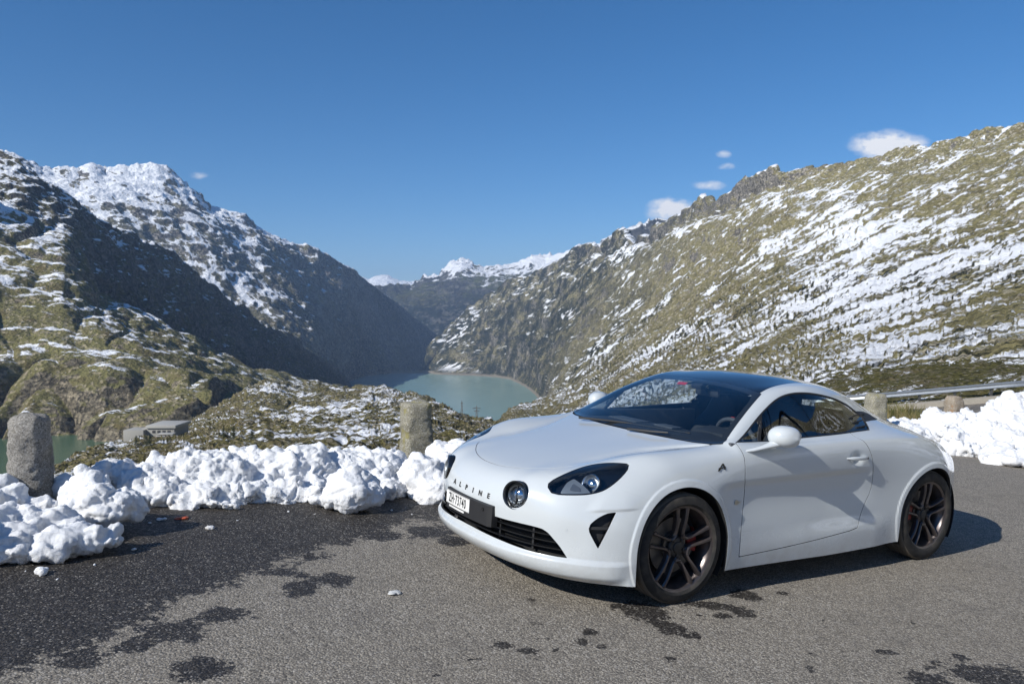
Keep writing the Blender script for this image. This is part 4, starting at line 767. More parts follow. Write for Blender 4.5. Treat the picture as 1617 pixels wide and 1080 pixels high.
def surf(u, v):
    P = surf0(u, v); n = normals(u, v); x, y, z = P[..., 0], P[..., 1], P[..., 2]
    side = sstep(7.0, 8.5, v)
    d = 0*x
    # crease along the door: the skin tucks in below it
    zl = .665 + .035*(x-.8)/(-1.2) ; w = sstep(.98, .80, x)*sstep(-.62, -.30, x)
    d = d - .016*w*side*sstep(zl+.01, zl-.05, z)*sstep(zl-.30, zl-.10, z)
    # wheel arch lips
    for ax, az, R in ((AXF, ZF, RAF), (AXR, ZR, RAR)):
        r = np.hypot(x-ax, z-az)
        d = d + .007*side*sstep(R+.044, R+.030, r)
    # bowl under the door pull
    d = d - .020*side*np.exp(-(((x+.335)/.058)**2+((z-.765)/.040)**2)**1.5)
    # skirt flare towards the rear foot of the door, and a fold above it
    fl = sstep(.75, -.45, x)*sstep(-.80, -.55, x)*side
    d = d + .014*fl*sstep(.40, .27, z)
    # lip standing proud under the intake, fold over the corner duct
    fr = sstep(1.50, 1.66, x)*sstep(11.5, 8.5, v)
    d = d + .016*fr*sstep(.285, .255, z)*sstep(.15, .20, z)
    zc = .545+.25*(1.80-x)*.35
    d = d + .008*sstep(1.50, 1.62, x)*sstep(5.8, 6.6, v)*sstep(9.5, 8.6, v)*sstep(zc-.02, zc, z)*sstep(zc+.12, zc, z)
    # valley between bonnet and wing
    vl = np.interp(u, [6.4, 7.2, 8.5, 9.6, 10.1], [3.35, 3.45, 3.75, 4.5, 4.9])
    d = d - .010*sstep(6.3, 7.2, u)*sstep(10.2, 9.3, u)*np.exp(-((v-vl)/.55)**2)
    # swelling behind the round lamps
    q = np.exp(-((y-.42)/.085)**2)*sstep(1.55, 1.98, x)*(v < 7)
    d = d + .012*q*sstep(.50, .58, z)
    return P + n*d[..., None]
HEADLIGHT = [(4.453, 3.61), (4.686, 3.505), (4.962, 3.576), (5.119, 3.652), (5.314, 3.741), (5.514, 3.821), (5.705, 3.886), (5.89, 3.944), (6.046, 4.012), (6.167, 4.11), (6.256, 4.244), (6.313, 4.42), (6.339, 4.642), (6.34, 4.894), (6.327, 5.149), (6.303, 5.403), (6.279, 5.641), (6.266, 5.834), (6.254, 6.192), (6.168, 6.365), (5.85, 6.54), (5.575, 6.577), (5.288, 6.568), (5.045, 6.521), (4.841, 6.448), (4.672, 6.357), (4.535, 6.25), (4.436, 6.135), (4.356, 5.985), (4.304, 5.848), (4.255, 5.688), (4.215, 5.506), (4.185, 5.297), (4.162, 5.068), (4.144, 4.846), (4.127, 4.634), (4.117, 4.43), (4.115, 4.252), (4.176, 3.902)]
VENT = [(2.773, 6.485), (2.95, 6.485), (3.046, 6.549), (3.158, 6.636), (3.263, 6.731), (3.357, 6.837), (3.446, 6.956), (3.516, 7.079), (3.578, 7.3), (3.612, 7.481), (3.526, 7.513), (3.407, 7.553), (3.267, 7.595), (3.114, 7.631), (2.96, 7.654), (2.814, 7.659), (2.666, 7.649), (2.506, 7.621), (2.347, 7.58), (2.203, 7.532), (2.084, 7.487), (1.999, 7.453), (2.088, 7.319), (2.214, 7.135), (2.336, 6.964), (2.497, 6.746), (2.633, 6.577)]
SCREEN = [(10.549, 0.2), (10.557, 0.327), (10.565, 0.504), (10.569, 0.701), (10.567, 0.888), (10.56, 1.049), (10.546, 1.205), (10.525, 1.377), (10.491, 1.587), (10.456, 1.738), (10.403, 1.915), (10.341, 2.11), (10.274, 2.318), (10.21, 2.54), (10.154, 2.773), (10.113, 3.01), (10.086, 3.384), (10.066, 3.944), (10.114, 4.585), (10.204, 5.154), (10.284, 5.532), (10.905, 3.675), (11.245, 3.275), (11.494, 3.184), (11.72, 3.146), (11.923, 3.13), (12.167, 3.114), (12.428, 3.094), (12.699, 3.065), (12.972, 3.028), (13.259, 2.978), (13.566, 2.916), (13.863, 2.848), (14.101, 2.789), (14.174, 2.582), (14.302, 2.276), (14.443, 1.926), (14.542, 1.611), (14.596, 1.342), (14.628, 1.092), (14.648, 0.877), (14.664, 0.703), (14.674, 0.466), (14.672, 0.331)]
DLO = [(11.1, 6.059), (11.4, 5.393), (11.621, 4.723), (11.827, 4.349), (11.997, 4.16), (12.193, 4.02), (12.401, 3.925), (12.599, 3.864), (12.831, 3.812), (13.045, 3.774), (13.257, 3.742), (13.596, 3.698), (13.939, 3.674), (14.267, 3.683), (14.603, 3.72), (14.968, 3.776), (15.337, 3.846), (15.586, 3.898), (15.832, 3.945), (16.057, 3.981), (16.261, 4.01), (16.453, 4.039), (16.64, 4.068), (16.832, 4.096), (17.032, 4.123), (17.232, 4.152), (17.512, 4.213), (17.758, 4.301), (17.94, 4.437), (18.067, 4.598), (18.229, 4.896), (18.145, 5.326), (17.98, 5.887), (17.745, 5.911), (17.387, 5.939), (17.218, 5.952), (17.036, 5.968), (16.845, 5.986), (16.643, 6.003), (16.426, 6.016), (16.246, 6.023), (16.029, 6.027), (15.748, 6.025), (15.386, 6.019), (15.014, 6.015), (14.71, 6.017), (14.462, 6.024), (14.166, 6.039), (13.898, 6.059), (13.655, 6.082), (13.435, 6.107), (13.239, 6.132), (12.992, 6.165), (12.795, 6.187), (12.547, 6.199), (12.366, 6.2), (12.139, 6.196), (11.875, 6.19), (11.589, 6.176), (11.312, 6.133)]
DOOR = [(11.041, 6.549), (11.015, 7.247), (11.022, 7.978), (11.013, 8.285), (11.024, 8.599), (11.047, 8.903), (11.074, 9.191), (11.256, 9.477), (11.305, 9.697), (11.309, 9.913), (11.291, 10.129), (11.243, 10.346), (11.172, 10.566), (11.091, 10.787), (11.014, 10.993), (10.941, 11.218), (10.89, 11.455), (10.846, 11.695), (10.818, 11.929), (10.813, 12.149), (10.824, 12.326), (11.149, 12.317), (11.474, 12.306), (11.786, 12.293), (12.079, 12.278), (12.354, 12.259), (12.612, 12.239), (12.853, 12.218), (13.072, 12.197), (13.306, 12.173), (13.539, 12.149), (13.773, 12.123), (14.012, 12.096), (14.26, 12.067), (14.526, 12.038), (14.829, 12.011), (15.223, 11.993), (15.675, 11.988), (16.025, 11.981), (16.283, 11.968), (16.494, 11.951), (16.67, 11.934), (16.809, 11.917), (17.116, 11.832), (17.243, 11.421), (17.354, 11.116), (17.475, 10.75), (17.575, 10.493), (17.673, 10.219), (17.733, 9.922), (17.742, 9.67), (17.728, 9.397), (17.7, 9.122), (17.653, 8.862), (17.581, 8.436), (17.491, 8.043), (17.383, 7.611), (17.266, 7.143), (17.124, 6.557), (17.002, 6.17)]
GRILLE = [(2.599, 1.031), (2.608, 1.211), (2.614, 1.461), (2.615, 1.629), (2.613, 1.811), (2.61, 2.017), (2.608, 2.199), (2.604, 2.401), (2.599, 2.603), (2.594, 2.787), (2.589, 2.994), (2.585, 3.18), (2.578, 3.364), (2.567, 3.561), (2.551, 3.756), (2.529, 3.922), (2.424, 4.215), (2.321, 4.388), (2.194, 4.582), (2.104, 4.729), (2.007, 4.888), (1.9, 5.053), (1.801, 5.191), (1.688, 5.342), (1.582, 5.48), (1.509, 5.579), (1.486, 4.897), (1.484, 4.727), (1.477, 4.491), (1.469, 4.223), (1.459, 3.954), (1.452, 3.712), (1.45, 3.492), (1.45, 3.278), (1.453, 3.066), (1.461, 2.858), (1.472, 2.652), (1.488, 2.443), (1.508, 2.23), (1.527, 2.017), (1.543, 1.811), (1.555, 1.619), (1.567, 1.397), (1.579, 1.192), (1.589, 1.003), (1.598, 0.831), (1.618, 0.513), (1.631, 0.289)]
ROOF = [(14.356, 2.626), (14.582, 2.65), (14.928, 2.639), (15.245, 2.579), (15.494, 2.534), (15.72, 2.488), (15.888, 2.433)]
SEAM = [(4.726, 6.404), (4.5, 7.59), (4.702, 8.884)]
# ---------------------------------------------------------------- the sports car
def make_paint():
    t = NT('white_paint'); g = t.n('ShaderNodeNewGeometry'); o = t.co()
    z = t.sep(o)[2]
    dirt = t.ma('MULTIPLY', t.mr(z, .40, .13), t.mr(t.noise(o, 7, 6, .7), .36, .62), clamp=True)
    n2 = t.ma('MULTIPLY', t.mr(t.noise(o, 150, 2, .6), .60, .74), t.mr(z, .7, .2), clamp=True)
    col = t.mix(t.ma('MULTIPLY', dirt, .38), (.555, .59, .605), (.31, .285, .245))
    col = t.mix(t.ma('MULTIPLY', n2, .12), col, (.30, .27, .22))
    rough = t.ma('ADD', t.mr(dirt, 0, 1, .24, .5), 0)
    b = t.bsdf(col=col, rough=rough, coat=1.0, coatr=.02, spec=.5)
    inner = t.bsdf(col=(.02, .021, .023), rough=.8)
    mx = t.n('ShaderNodeMixShader', {0: g.outputs['Backfacing'], 1: b, 2: inner})
    return t.done(mx.outputs[0])
PAINT = make_paint()
def make_gloss_black():
    t = NT('gloss_black'); return t.done(t.bsdf(col=(.008, .009, .011), rough=.06, coat=.6, coatr=.03))
GLOSSB = make_gloss_black()
PLASTIC = simple('black_plastic', (.018, .018, .019), .55)
TRIM = simple('dark_trim', (.03, .032, .036), .7)
LINER = simple('underbody_liner', (.012, .012, .012), .9)
CHROME = simple('polished_metal', (.75, .76, .78), .12, 1)
GREYM = simple('satin_metal', (.32, .33, .34), .35, 1)
def make_tyre():
    t = NT('tyre_rubber'); o = t.co(); n = t.noise(o, 14, 5, .65)
    col = t.mix(t.mr(n, .42, .68), (.014, .014, .014), (.045, .040, .034))
    return t.done(t.bsdf(col=col, rough=.82, nrm=t.bump(t.noise(o, 260, 2), .25, .002)))
TYRE = make_tyre()
TREAD = simple('dusty_tread', (.11, .095, .075), .9)
def make_rim():
    t = NT('bronze_grey_alloy'); o = t.co()
    col = t.mix(t.mr(t.noise(o, 18, 5, .6), .45, .75), (.095, .082, .083), (.16, .13, .115))
    return t.done(t.bsdf(col=col, rough=.36, metal=.65, coat=.3, coatr=.2))
RIM = make_rim()
DISC = simple('brake_disc_steel', (.16, .15, .14), .45, .8)
RED = simple('red_caliper', (.16, .012, .010), .45)
REDP = simple('red_plastic', (.6, .03, .02), .4)
def make_glass(name, tint, rough=.0, base=.04):
    t = NT(name)
    bf = t.n('ShaderNodeNewGeometry').outputs['Backfacing']; fr = t.n('ShaderNodeFresnel', {'IOR': t.ma('ADD', 1.52, t.ma('MULTIPLY', bf, 1/1.52-1.52))}).outputs[0]
    f = t.ma('ADD', t.ma('MULTIPLY', fr, 1.35), base, clamp=True)
    tr = t.n('ShaderNodeBsdfTransparent', {0: tint}); gl = t.n('ShaderNodeBsdfGlossy', {'Color': (1, 1, 1), 'Roughness': rough})
    return t.done(t.n('ShaderNodeMixShader', {0: f, 1: tr.outputs[0], 2: gl.outputs[0]}).outputs[0])
GLASS = make_glass('windscreen_glass', (.86, .92, .93))
GLASS_S = make_glass('tinted_side_glass', (.84, .90, .90), base=.05)
LENS = make_glass('clear_lens', (.86, .9, .93), base=.01)
MIRG = simple('mirror_glass', (.8, .82, .84), .03, 1)
WHITEP = simple('plate_white', (.78, .78, .76), .35)
BLACKP = simple('plate_black', (.012, .012, .012), .4)
SILVER = simple('brushed_emblem', (.5, .5, .47), .3, 1)

car = empty('sports_car')
M = Matrix(((-0.8438994, 0.5320423, 0.0690278), (-0.5333120, -0.8459186, 0.0000405), (0.0584134, -0.0367791, 0.9976147)))
car.matrix_world = Matrix.Translation((1.486346, 5.831161, -.103081)) @ M.to_4x4()
tag(car, 'white two-seat sports coupe with black roof parked on the asphalt lay-by beside the snow', 'car')

# --- skin as a fine patch, cut along feature lines
class Patch: pass
def patch_grid(nu=23, nv=15):
    us = np.concatenate([np.linspace(i, i+1, nu, endpoint=False) if i not in (1, 2, 3, 4) else np.linspace(i, i+1, nu, endpoint=False) for i in range(NI-1)]+[[NI-1.]])
    vs_ = np.linspace(0, NJ-1, (NJ-1)*nv+1)
    gu, gv = np.meshgrid(us, vs_, indexing='ij')
    p = Patch(); p.P = surf(gu, gv).reshape(-1, 3); p.N = normals(gu, gv, surf).reshape(-1, 3); p.N[gv.ravel() == 0, 1] = 0
    p.U = np.stack([gu.ravel(), gv.ravel()], -1)
    i = np.arange(gu.size).reshape(gu.shape)
    p.Q = np.stack([i[:-1, :-1], i[:-1, 1:], i[1:, 1:], i[1:, :-1]], -1).reshape(-1, 4); p.X = []
    return p
def keep(p, f):
    """the part of the patch where f >= 0"""
    pos = f >= 0; k = pos[p.Q].sum(1) if len(p.Q) else np.zeros(0)
    r = Patch(); r.Q = p.Q[k == 4]; r.X = []; cache = {}; nP = []; nN = []; nU = []; base = len(p.P)
    def cross(a, b):
        key = (min(a, b), max(a, b))
        if key not in cache:
            s = f[a]/(f[a]-f[b]); s = min(max(s, .001), .999)
            cache[key] = base+len(nP); nP.append(p.P[a]+s*(p.P[b]-p.P[a])); n = p.N[a]+s*(p.N[b]-p.N[a]); nN.append(n/np.linalg.norm(n)); nU.append(p.U[a]+s*(p.U[b]-p.U[a]))
        return cache[key]
    for fc in [tuple(x) for x in p.Q[(k > 0) & (k < 4)]]+p.X:
        o = []
        for a, b in zip(fc, fc[1:]+fc[:1]):
            if pos[a]: o.append(a)
            if pos[a] != pos[b]: o.append(cross(a, b))
        if len(o) > 2: r.X.append(tuple(int(x) for x in o))
    r.P = np.concatenate([p.P, np.array(nP).reshape(-1, 3)]); r.N = np.concatenate([p.N, np.array(nN).reshape(-1, 3)]); r.U = np.concatenate([p.U, np.array(nU).reshape(-1, 2)])
    used = np.zeros(len(r.P), bool); used[r.Q.ravel()] = True
    for x in r.X: used[list(x)] = True
    m = np.cumsum(used)-1; r.P = r.P[used]; r.N = r.N[used]; r.U = r.U[used]; r.Q = m[r.Q]; r.X = [tuple(int(m[a]) for a in x) for x in r.X]
    return r
def poly_f(p, poly, closed=True):
    """signed distance in metres to an outline given in surface coordinates, positive inside"""
    L = np.array(poly+([poly[0]] if closed else []), float)
    D = [L[:1]]
    for a, b in zip(L[:-1], L[1:]):
        m = max(1, int(np.abs(b-a).max()/.12)); D.append(a+(b-a)*np.linspace(0, 1, m+1)[1:, None])
    D = np.concatenate(D); sg = np.where(D[:, 1:2] < 0, -1, 1)
    C = surf(np.clip(D[:, 0], 0, NI-1), np.abs(D[:, 1])); C[:, 1] *= sg[:, 0]
    f = np.full(len(p.P), 9.)
    lo, hi = C.min(0)-.08, C.max(0)+.08
    near = np.where(((p.P > lo) & (p.P < hi)).all(1))[0]; X = p.P[near]; d = np.full(len(near), 9.)
    for a, b in zip(C[:-1], C[1:]):
        e = b-a; ee = (e*e).sum()
        if ee < 1e-12: continue
        s = np.clip(((X-a)@e)/ee, 0, 1); d = np.minimum(d, np.linalg.norm(X-a-s[:, None]*e, axis=1))
    f[near] = d
    if closed:
        ins = np.zeros(len(p.P), bool); x, y = p.U[:, 0], p.U[:, 1]
        for (x1, y1), (x2, y2) in zip(L[:-1], L[1:]):
            if y1 == y2: continue
            c = ((y1 > y) != (y2 > y)) & (x < (x2-x1)*(y-y1)/(y2-y1)+x1); ins ^= c
        f = np.where(ins, f, -f)
    return f
def cut(p, poly, gap=.002):
    f = poly_f(p, poly); return keep(p, f-gap), keep(p, -f-gap)
def offset(p, d): q = Patch(); q.P = p.P+p.N*d; q.N = p.N; q.U = p.U; q.Q = p.Q; q.X = p.X; return q
def skin(name, p, mat, parent, mirror='weld', wall=.02, side=1, wmat=None):
    """mirror 'weld' joins both halves, otherwise one side is built"""
    P, N = p.P, p.N; F = [tuple(int(a) for a in q) for q in p.Q]+p.X
    if mirror == 'weld':
        n = len(P); cen = (p.U[:, 1] < 1e-6); idx = np.where(cen, np.arange(n), np.arange(n)+n)
        P2 = P*[1, -1, 1]; N2 = N*[1, -1, 1]; F = F+[tuple(int(idx[a]) for a in f[::-1]) for f in F]
        P = np.concatenate([P, P2]); N = np.concatenate([N, N2])
    elif side < 0: P = P*[1, -1, 1]; N = N*[1, -1, 1]; F = [f[::-1] for f in F]
    cnt = {}
    for f in F:
        for a, b in zip(f, f[1:]+f[:1]): cnt[(a, b)] = cnt.get((a, b), 0)+1
    edges = [(a, b) for (a, b) in cnt if (b, a) not in cnt] if wall else []
    nf = len(F)
    if edges:
        bv = sorted({x for e in edges for x in e}); em = {v: i for i, v in enumerate(bv)}; base = len(P)
        out = np.zeros((len(bv), 3))
        for a, b in edges:
            o = np.cross(P[b]-P[a], N[a]); l = np.linalg.norm(o)
            if l > 1e-9: out[em[a]] += o/l; out[em[b]] += o/l
        out /= np.maximum(np.linalg.norm(out, axis=1, keepdims=True), 1e-9)
        Pb, Nb = P[bv], N[bv]
        w0 = Pb-Nb*.0012+out*.0009; w1 = Pb-Nb*wall+out*.0009; m = len(bv)
        P = np.concatenate([P, w0, w1]); n45 = (out+Nb)/np.maximum(np.linalg.norm(out+Nb, axis=1, keepdims=True), 1e-9)
        N = np.concatenate([N, out*.8+Nb*.6, out])
        F2 = []
        for a, b in edges:
            i, j = em[a], em[b]; F.append((b, a, base+i, base+j)); F2.append((base+j, base+i, base+m+i, base+m+j))
        nf = len(F); F = F+F2
    me = bpy.data.meshes.new(name); me.from_pydata(P.tolist(), [], F)
    me.polygons.foreach_set('use_smooth', [True]*len(F)); me.materials.append(mat)
    if wmat:
        me.materials.append(wmat); me.polygons.foreach_set('material_index', [0]*nf+[1]*(len(F)-nf))
    bad = me.validate(clean_customdata=False)
    if not bad: me.normals_split_custom_set_from_vertices((N/np.maximum(np.linalg.norm(N, axis=1, keepdims=True), 1e-9)).tolist())
    return link(name, me, parent)

body = patch_grid()
# wheel openings
for ax, az, R_ in ((AXF, ZF, RAF), (AXR, ZR, RAR)):
    x, z = body.P[:, 0]-ax, body.P[:, 2]-az
    d = np.where(z > 0, np.hypot(x, z), np.abs(x))-R_
    d = np.where(body.P[:, 1] > .55, d, 9.); body = keep(body, d)
screen_poly = SCREEN+[(14.668, -1.2), (10.549, -1.2)]
screen, body = cut(body, screen_poly, .0015)
cowl_poly = [(10.60, -1.2), (10.62, .9), (10.55, 1.6), (10.33, 2.3), (10.2, 3.0), (10.2, 4.0), (10.3, 5.45), (10.16, 5.5), (9.98, 4.9), (9.93, 3.9), (9.98, 3.0), (10.12, 2.2), (10.27, 1.5), (10.34, .7), (10.35, -1.2)]
cowl, body = cut(body, cowl_poly, .001)
hood_poly = [(10.33, -1.2), (10.32, .7), (10.25, 1.5), (10.10, 2.2), (9.96, 3.0), (9.91, 3.9), (9.95, 4.75), (9.61, 4.51), (9.3, 4.2), (9.07, 3.947), (8.478, 3.602), (7.918, 3.406), (7.236, 3.327), (6.672, 3.3), (6.3, 3.18), (6.0, 2.8), (5.80, 2.068), (5.66, 1.6), (5.554, 1.182), (5.44, .7), (5.391, .32), (5.375, -1.2)]
hood, body = cut(body, hood_poly, .0026)
lamp, body = cut(body, HEADLIGHT, .0018)
C0 = surf(np.array([3.95]), np.array([2.33]))[0]
def disc_f(p, c, r): return np.where(p.U[:, 0] < 6, r-np.hypot((p.P[:, 1]-c[1])/1.17, (p.P[:, 2]-c[2])*1.05+(p.P[:, 0]-c[0])*.12), -9.)
f = disc_f(body, (2.035, .402, .562), .0735); foglens = keep(body, f-.0015); body = keep(body, -f)
vent, body = cut(body, VENT, 0)
gr_poly = [(2.60, -1.2)]+GRILLE+[(1.635, -1.2)]
grille, body = cut(body, gr_poly, 0)
roof_poly = [(14.3, -1.2), (14.3, .6), (14.25, 1.1), (14.2, 1.6), (14.15, 2.0), (14.1, 2.4), (14.08, 2.66), (14.22, 2.68), (14.6, 2.66), (15.1, 2.62), (15.7, 2.56), (16.5, 2.52), (17.3, 2.5), (18.0, 2.5), (18.15, 2.5), (18.2, 1.4), (18.22, -1.2)]
roof, body = cut(body, roof_poly, .0015)
rear_poly = [(18.26, -1.2), (18.24, 1.4), (18.2, 2.5), (18.45, 3.2), (18.9, 4.0), (19.35, 4.9), (19.9, 5.2), (20.5, 4.9), (21.2, 3.8), (21.5, 2.0), (21.55, -1.2)]
rear_glass, body = cut(body, rear_poly, .002)
dlo, body = cut(body, DLO, .0)
strip_poly = [(17.9, 5.05), (18.05, 4.62), (18.75, 4.35), (18.95, 4.35), (19.15, 4.75), (18.9, 4.95), (18.3, 5.2), (18.0, 5.3)]
strip, body = cut(body, strip_poly, .0)
door_poly = [(11.2, 5.9), (11.06, 6.3)]+DOOR[:-1]+[(17.10, 6.4), (17.04, 5.85)]
door, body = cut(body, door_poly, .0032)
tail_poly = [(24.15, 3.2), (24.15, 6.8), (24.6, 6.9), (24.95, 6.6), (25.0, 3.2)]
tail, body = cut(body, tail_poly, .002)
# bumper: everything ahead of the seam that runs from the arch to the lamp and on to the bonnet corner
seam_poly = [(-1, -1.2), (-1, 14), (5.2, 14), (5.0, 10.0), (4.702, 8.884), (4.55, 8.2), (4.505, 7.593), (4.6, 6.9), (4.727, 6.404), (4.9, 5.2), (5.0, 4.2), (5.1, 3.6), (5.35, 3.0), (5.62, 2.3), (5.8, 2.0), (5.5, .9), (5.38, .2), (5.38, -1.2)]
bumper, body = cut(body, seam_poly, .0008)

skin('body', body, PAINT, car, wall=.02, wmat=LINER)
skin('front_bumper', bumper, PAINT, car, wall=.018, wmat=LINER)
skin('hood', hood, PAINT, car, wall=.015, wmat=LINER)
skin('windshield', screen, GLASS, car, wall=0)
skin('roof_panel', roof, GLOSSB, car, wall=.01)['label'] = 'gloss black roof panel'
skin('cowl_panel', offset(cowl, -.012), PLASTIC, car, wall=0)
skin('rear_window', rear_glass, GLASS_S, car, wall=0)
# dark border printed on the windscreen edge
f = poly_f(screen, SCREEN+[(14.668, -1.2), (14.668, -2), (10.549, -2), (10.549, -1.2)])
f = np.where(np.abs(f) > 5, 0.2, np.abs(f))
band = .035+.03*sstep(13.2, 14.4, screen.U[:, 0])+.02*sstep(11, 10.5, screen.U[:, 0])
skin('windshield_border', offset(keep(screen, band-f), -.004), PLASTIC, car, wall=0)

def near(p, c): return np.linalg.norm(p.P-np.array(c), axis=1)
for s in (1, -1):
    d = skin('door', door, PAINT, car, 'side', .018, s, LINER)
    # glazing of the side: small front pane, main pane, louvred quarter
    line1 = poly_f(dlo, [(12.2, 3.2), (12.88, 3.88), (12.467, 6.125), (12.4, 7)], False)
    x1 = (dlo.P[:, 0]-(.510+(.416-.510)*(dlo.P[:, 2]-.882)/.151))
    x2 = (dlo.P[:, 0]-(-.380+(-.465+.380)*(dlo.P[:, 2]-.926)/.196))
    edge = poly_f(dlo, DLO)
    skin('quarter_window', offset(keep(keep(dlo, x1-.012), edge-.009), -.006), GLASS_S, car, 'side', 0, s)
    skin('side_window', offset(keep(keep(keep(dlo, -x1-.012), x2), edge-.009), -.006), GLASS_S, car, 'side', 0, s)
    skin('window_post', offset(keep(keep(dlo, x1+.012), .012-x1), -.002), PLASTIC, car, 'side', .01, s)
    skin('window_seal', offset(keep(dlo, .010-edge), -.001), PLASTIC, car, 'side', .012, s)
    v_ = skin('intake_louvre', offset(keep(keep(dlo, -x2-.003), edge-.002), -.016), PLASTIC, car, 'side', 0, s)
    mb = MB()
    for k in range(3):
        z0 = .955+.035*k; mb.box((-.53+.01*k, s*(.742-.02*k), z0), (.13-.03*k, .02, .006), rot=(s*.5, .12, s*.05))
    mb.build('louvre_blades', PLASTIC, v_, sharp=30)
    skin('pillar_trim', strip, PLASTIC, car, 'side', .01, s)
    skin('tail_light', tail, REDP, car, 'side', .01, s)
    # headlamp: clear cover over a dark bowl with a projector and a satin reflector
    h = skin('headlight', offset(lamp, -.055), GLOSSB, car, 'side', 0, s)
    w = MB(); rim_f = poly_f(lamp, HEADLIGHT)
    q = keep(lamp, .007-rim_f); skin('lamp_frame', q, GLOSSB, h, 'side', .055, s)
    skin('lens', offset(keep(lamp, rim_f-.006), -.002), LENS, h, 'side', 0, s)
    A = surf(np.array([4.95]), np.array([5.35]))[0]; nA = normals(np.array([4.95]), np.array([5.35]), surf)[0]
    c = Vector((A[0], A[1]*s, A[2]))-Vector((nA[0], nA[1]*s, nA[2]))*.036
    dirn = Vector((.90, .30*s, .30)).normalized()
    rq = dirn.to_track_quat('Z', 'Y').to_matrix().to_4x4()
    def placed(name, mb, mat, sharp=40):
        for i, v in enumerate(mb.v): mb.v[i] = tuple((Matrix.Translation(c) @ rq) @ Vector(v))
        return mb.build(name, mat, h, sharp=sharp)
    placed('projector_ring', MB().lathe([(.053, -.02), (.0555, .010), (.053, .014), (.050, .010), (.048, -.02)], (0, 0, 0), 'Z', 40), CHROME)
    placed('projector_lens', MB().lathe([(.036*math.cos(a), -.012+.028*math.sin(a)) for a in np.linspace(0, math.pi/2, 9)], (0, 0, 0), 'Z', 32), CHROME)
    placed('projector_bowl', MB().lathe([(.050, -.004), (.026, -.02), (.001, -.022)], (0, 0, 0), 'Z', 32), GREYM)
    refl = keep(lamp, poly_f(lamp, [(4.30, 4.25), (4.95, 4.22), (5.25, 4.35), (4.75, 5.1), (4.30, 5.75), (4.22, 5.2), (4.19, 4.6)]))
    DRL = simple('satin_reflector', (.20, .22, .245), .35, .3)
    skin('daytime_reflector', offset(refl, -.022), DRL, h, 'side', .008, s)
    refl = keep(lamp, poly_f(lamp, [(4.46, 4.6), (4.86, 4.55), (4.62, 5.0), (4.42, 5.15)]))
    skin('reflector_step', offset(refl, -.018), simple('smoked_reflector', (.09, .10, .12), .3), h, 'side', .006, s)
    # round lamp
    cF = Vector((2.035, .402*s, .562)); aF = Vector((.88, .46*s, .13)).normalized(); rqF = aF.to_track_quat('Z', 'Y').to_matrix().to_4x4()
    def atF(name, mb, mat, par):
        for i, v in enumerate(mb.v): mb.v[i] = tuple((Matrix.Translation(cF) @ rqF) @ Vector(v))
        return mb.build(name, mat, par)
    fl = skin('round_lamp', offset(foglens, -.003), LENS, car, 'side', 0, s)
    atF('lamp_housing', MB().lathe([(.078, .012), (.074, .004), (.070, -.03), (.045, -.05), (.001, -.052)], (0, 0, 0), 'Z', 48), GREYM, fl)
    atF('lamp_rim', MB().lathe([(.0775, -.03), (.0775, -.004), (.074, .004), (.070, .000), (.066, -.02), (.066, -.03)], (0, 0, 0), 'Z', 48), GLOSSB, fl)
    atF('inner_ring', MB().lathe([(.054, -.03), (.055, -.010), (.051, -.005), (.048, -.012), (.047, -.03)], (0, 0, 0), 'Z', 40), GREYM, fl)
    m2 = MB().lathe([(.044*math.cos(a), -.042+.030*math.sin(a)) for a in np.linspace(0, math.pi/2, 9)], (0, 0, 0), 'Z', 32); atF('inner_lens', m2, CHROME, fl)
    atF('lamp_divider', MB().box((0, 0, -.016), (.0035, .10, .02)), PLASTIC, fl)
    # corner vent
    vt = skin('corner_vent', offset(vent, -.045), PLASTIC, car, 'side', 0, s)
    blade = keep(vent, .007-np.abs((vent.P[:, 2]-.452)-.09*(vent.P[:, 1]-.79)))
    skin('vent_blade', offset(blade, -.012), PLASTIC, vt, 'side', .03, s)
    # parking sensor
    a = surf(np.array([2.617]), np.array([5.221]))[0]; n = normals(np.array([2.617]), np.array([5.221]), surf)[0]
    mb = MB().lathe([(.0105, 0), (.0105, .0012), (.001, .0014)], (0, 0, 0), 'Z', 20)
    RQ = Vector((n[0], n[1]*s, n[2])).to_track_quat('Z', 'Y').to_matrix().to_4x4()
    for i, v in enumerate(mb.v): mb.v[i] = tuple(Matrix.Translation((a[0], a[1]*s, a[2])) @ RQ @ Vector(v))
    ps = mb.build('parking_sensor', PAINT, car)

# vent walls and grille cavity
gw = skin('grille', offset(grille, -.07), LINER, car, wall=0)
def row_on(u, v0, v1, n=40): vv = np.linspace(v0, v1, n); return surf(np.full(n, u), vv), normals(np.full(n, u), vv, surf)
def vlim(z):                                                  # how far out the opening reaches at a height
    g = grille; m = np.abs(g.P[:, 2]-z) < .012; return g.U[m, 1].max() if m.any() else .5
for z in (.385, .350, .315):
    us = np.linspace(1.3, 3, 200); 
    vm = vlim(z); vv = np.linspace(-vm, vm, 61); pts = []; nn = []
    for v in vv:
        zz = surf(us, np.full(200, abs(v)))[:, 2]; uu = np.interp(z, zz, us)
        q = surf(np.array([uu]), np.array([abs(v)]))[0]; n = normals(np.array([uu]), np.array([abs(v)]), surf)[0]; sg = -1 if v < 0 else 1
        pts.append(Vector((q[0]-n[0]*.018, sg*(q[1]-n[1]*.018), q[2]))); nn.append(Vector((n[0], sg*n[1], 0)).normalized())
    rings = [[p+m_*.006+Vector((0, 0, .003)), p+m_*.006-Vector((0, 0, .003)), p-m_*.03-Vector((0, 0, .004)), p-m_*.03+Vector((0, 0, .004))] for p, m_ in zip(pts, nn)]
    MB().loft(rings).build('slat', GLOSSB, gw, sharp=30)
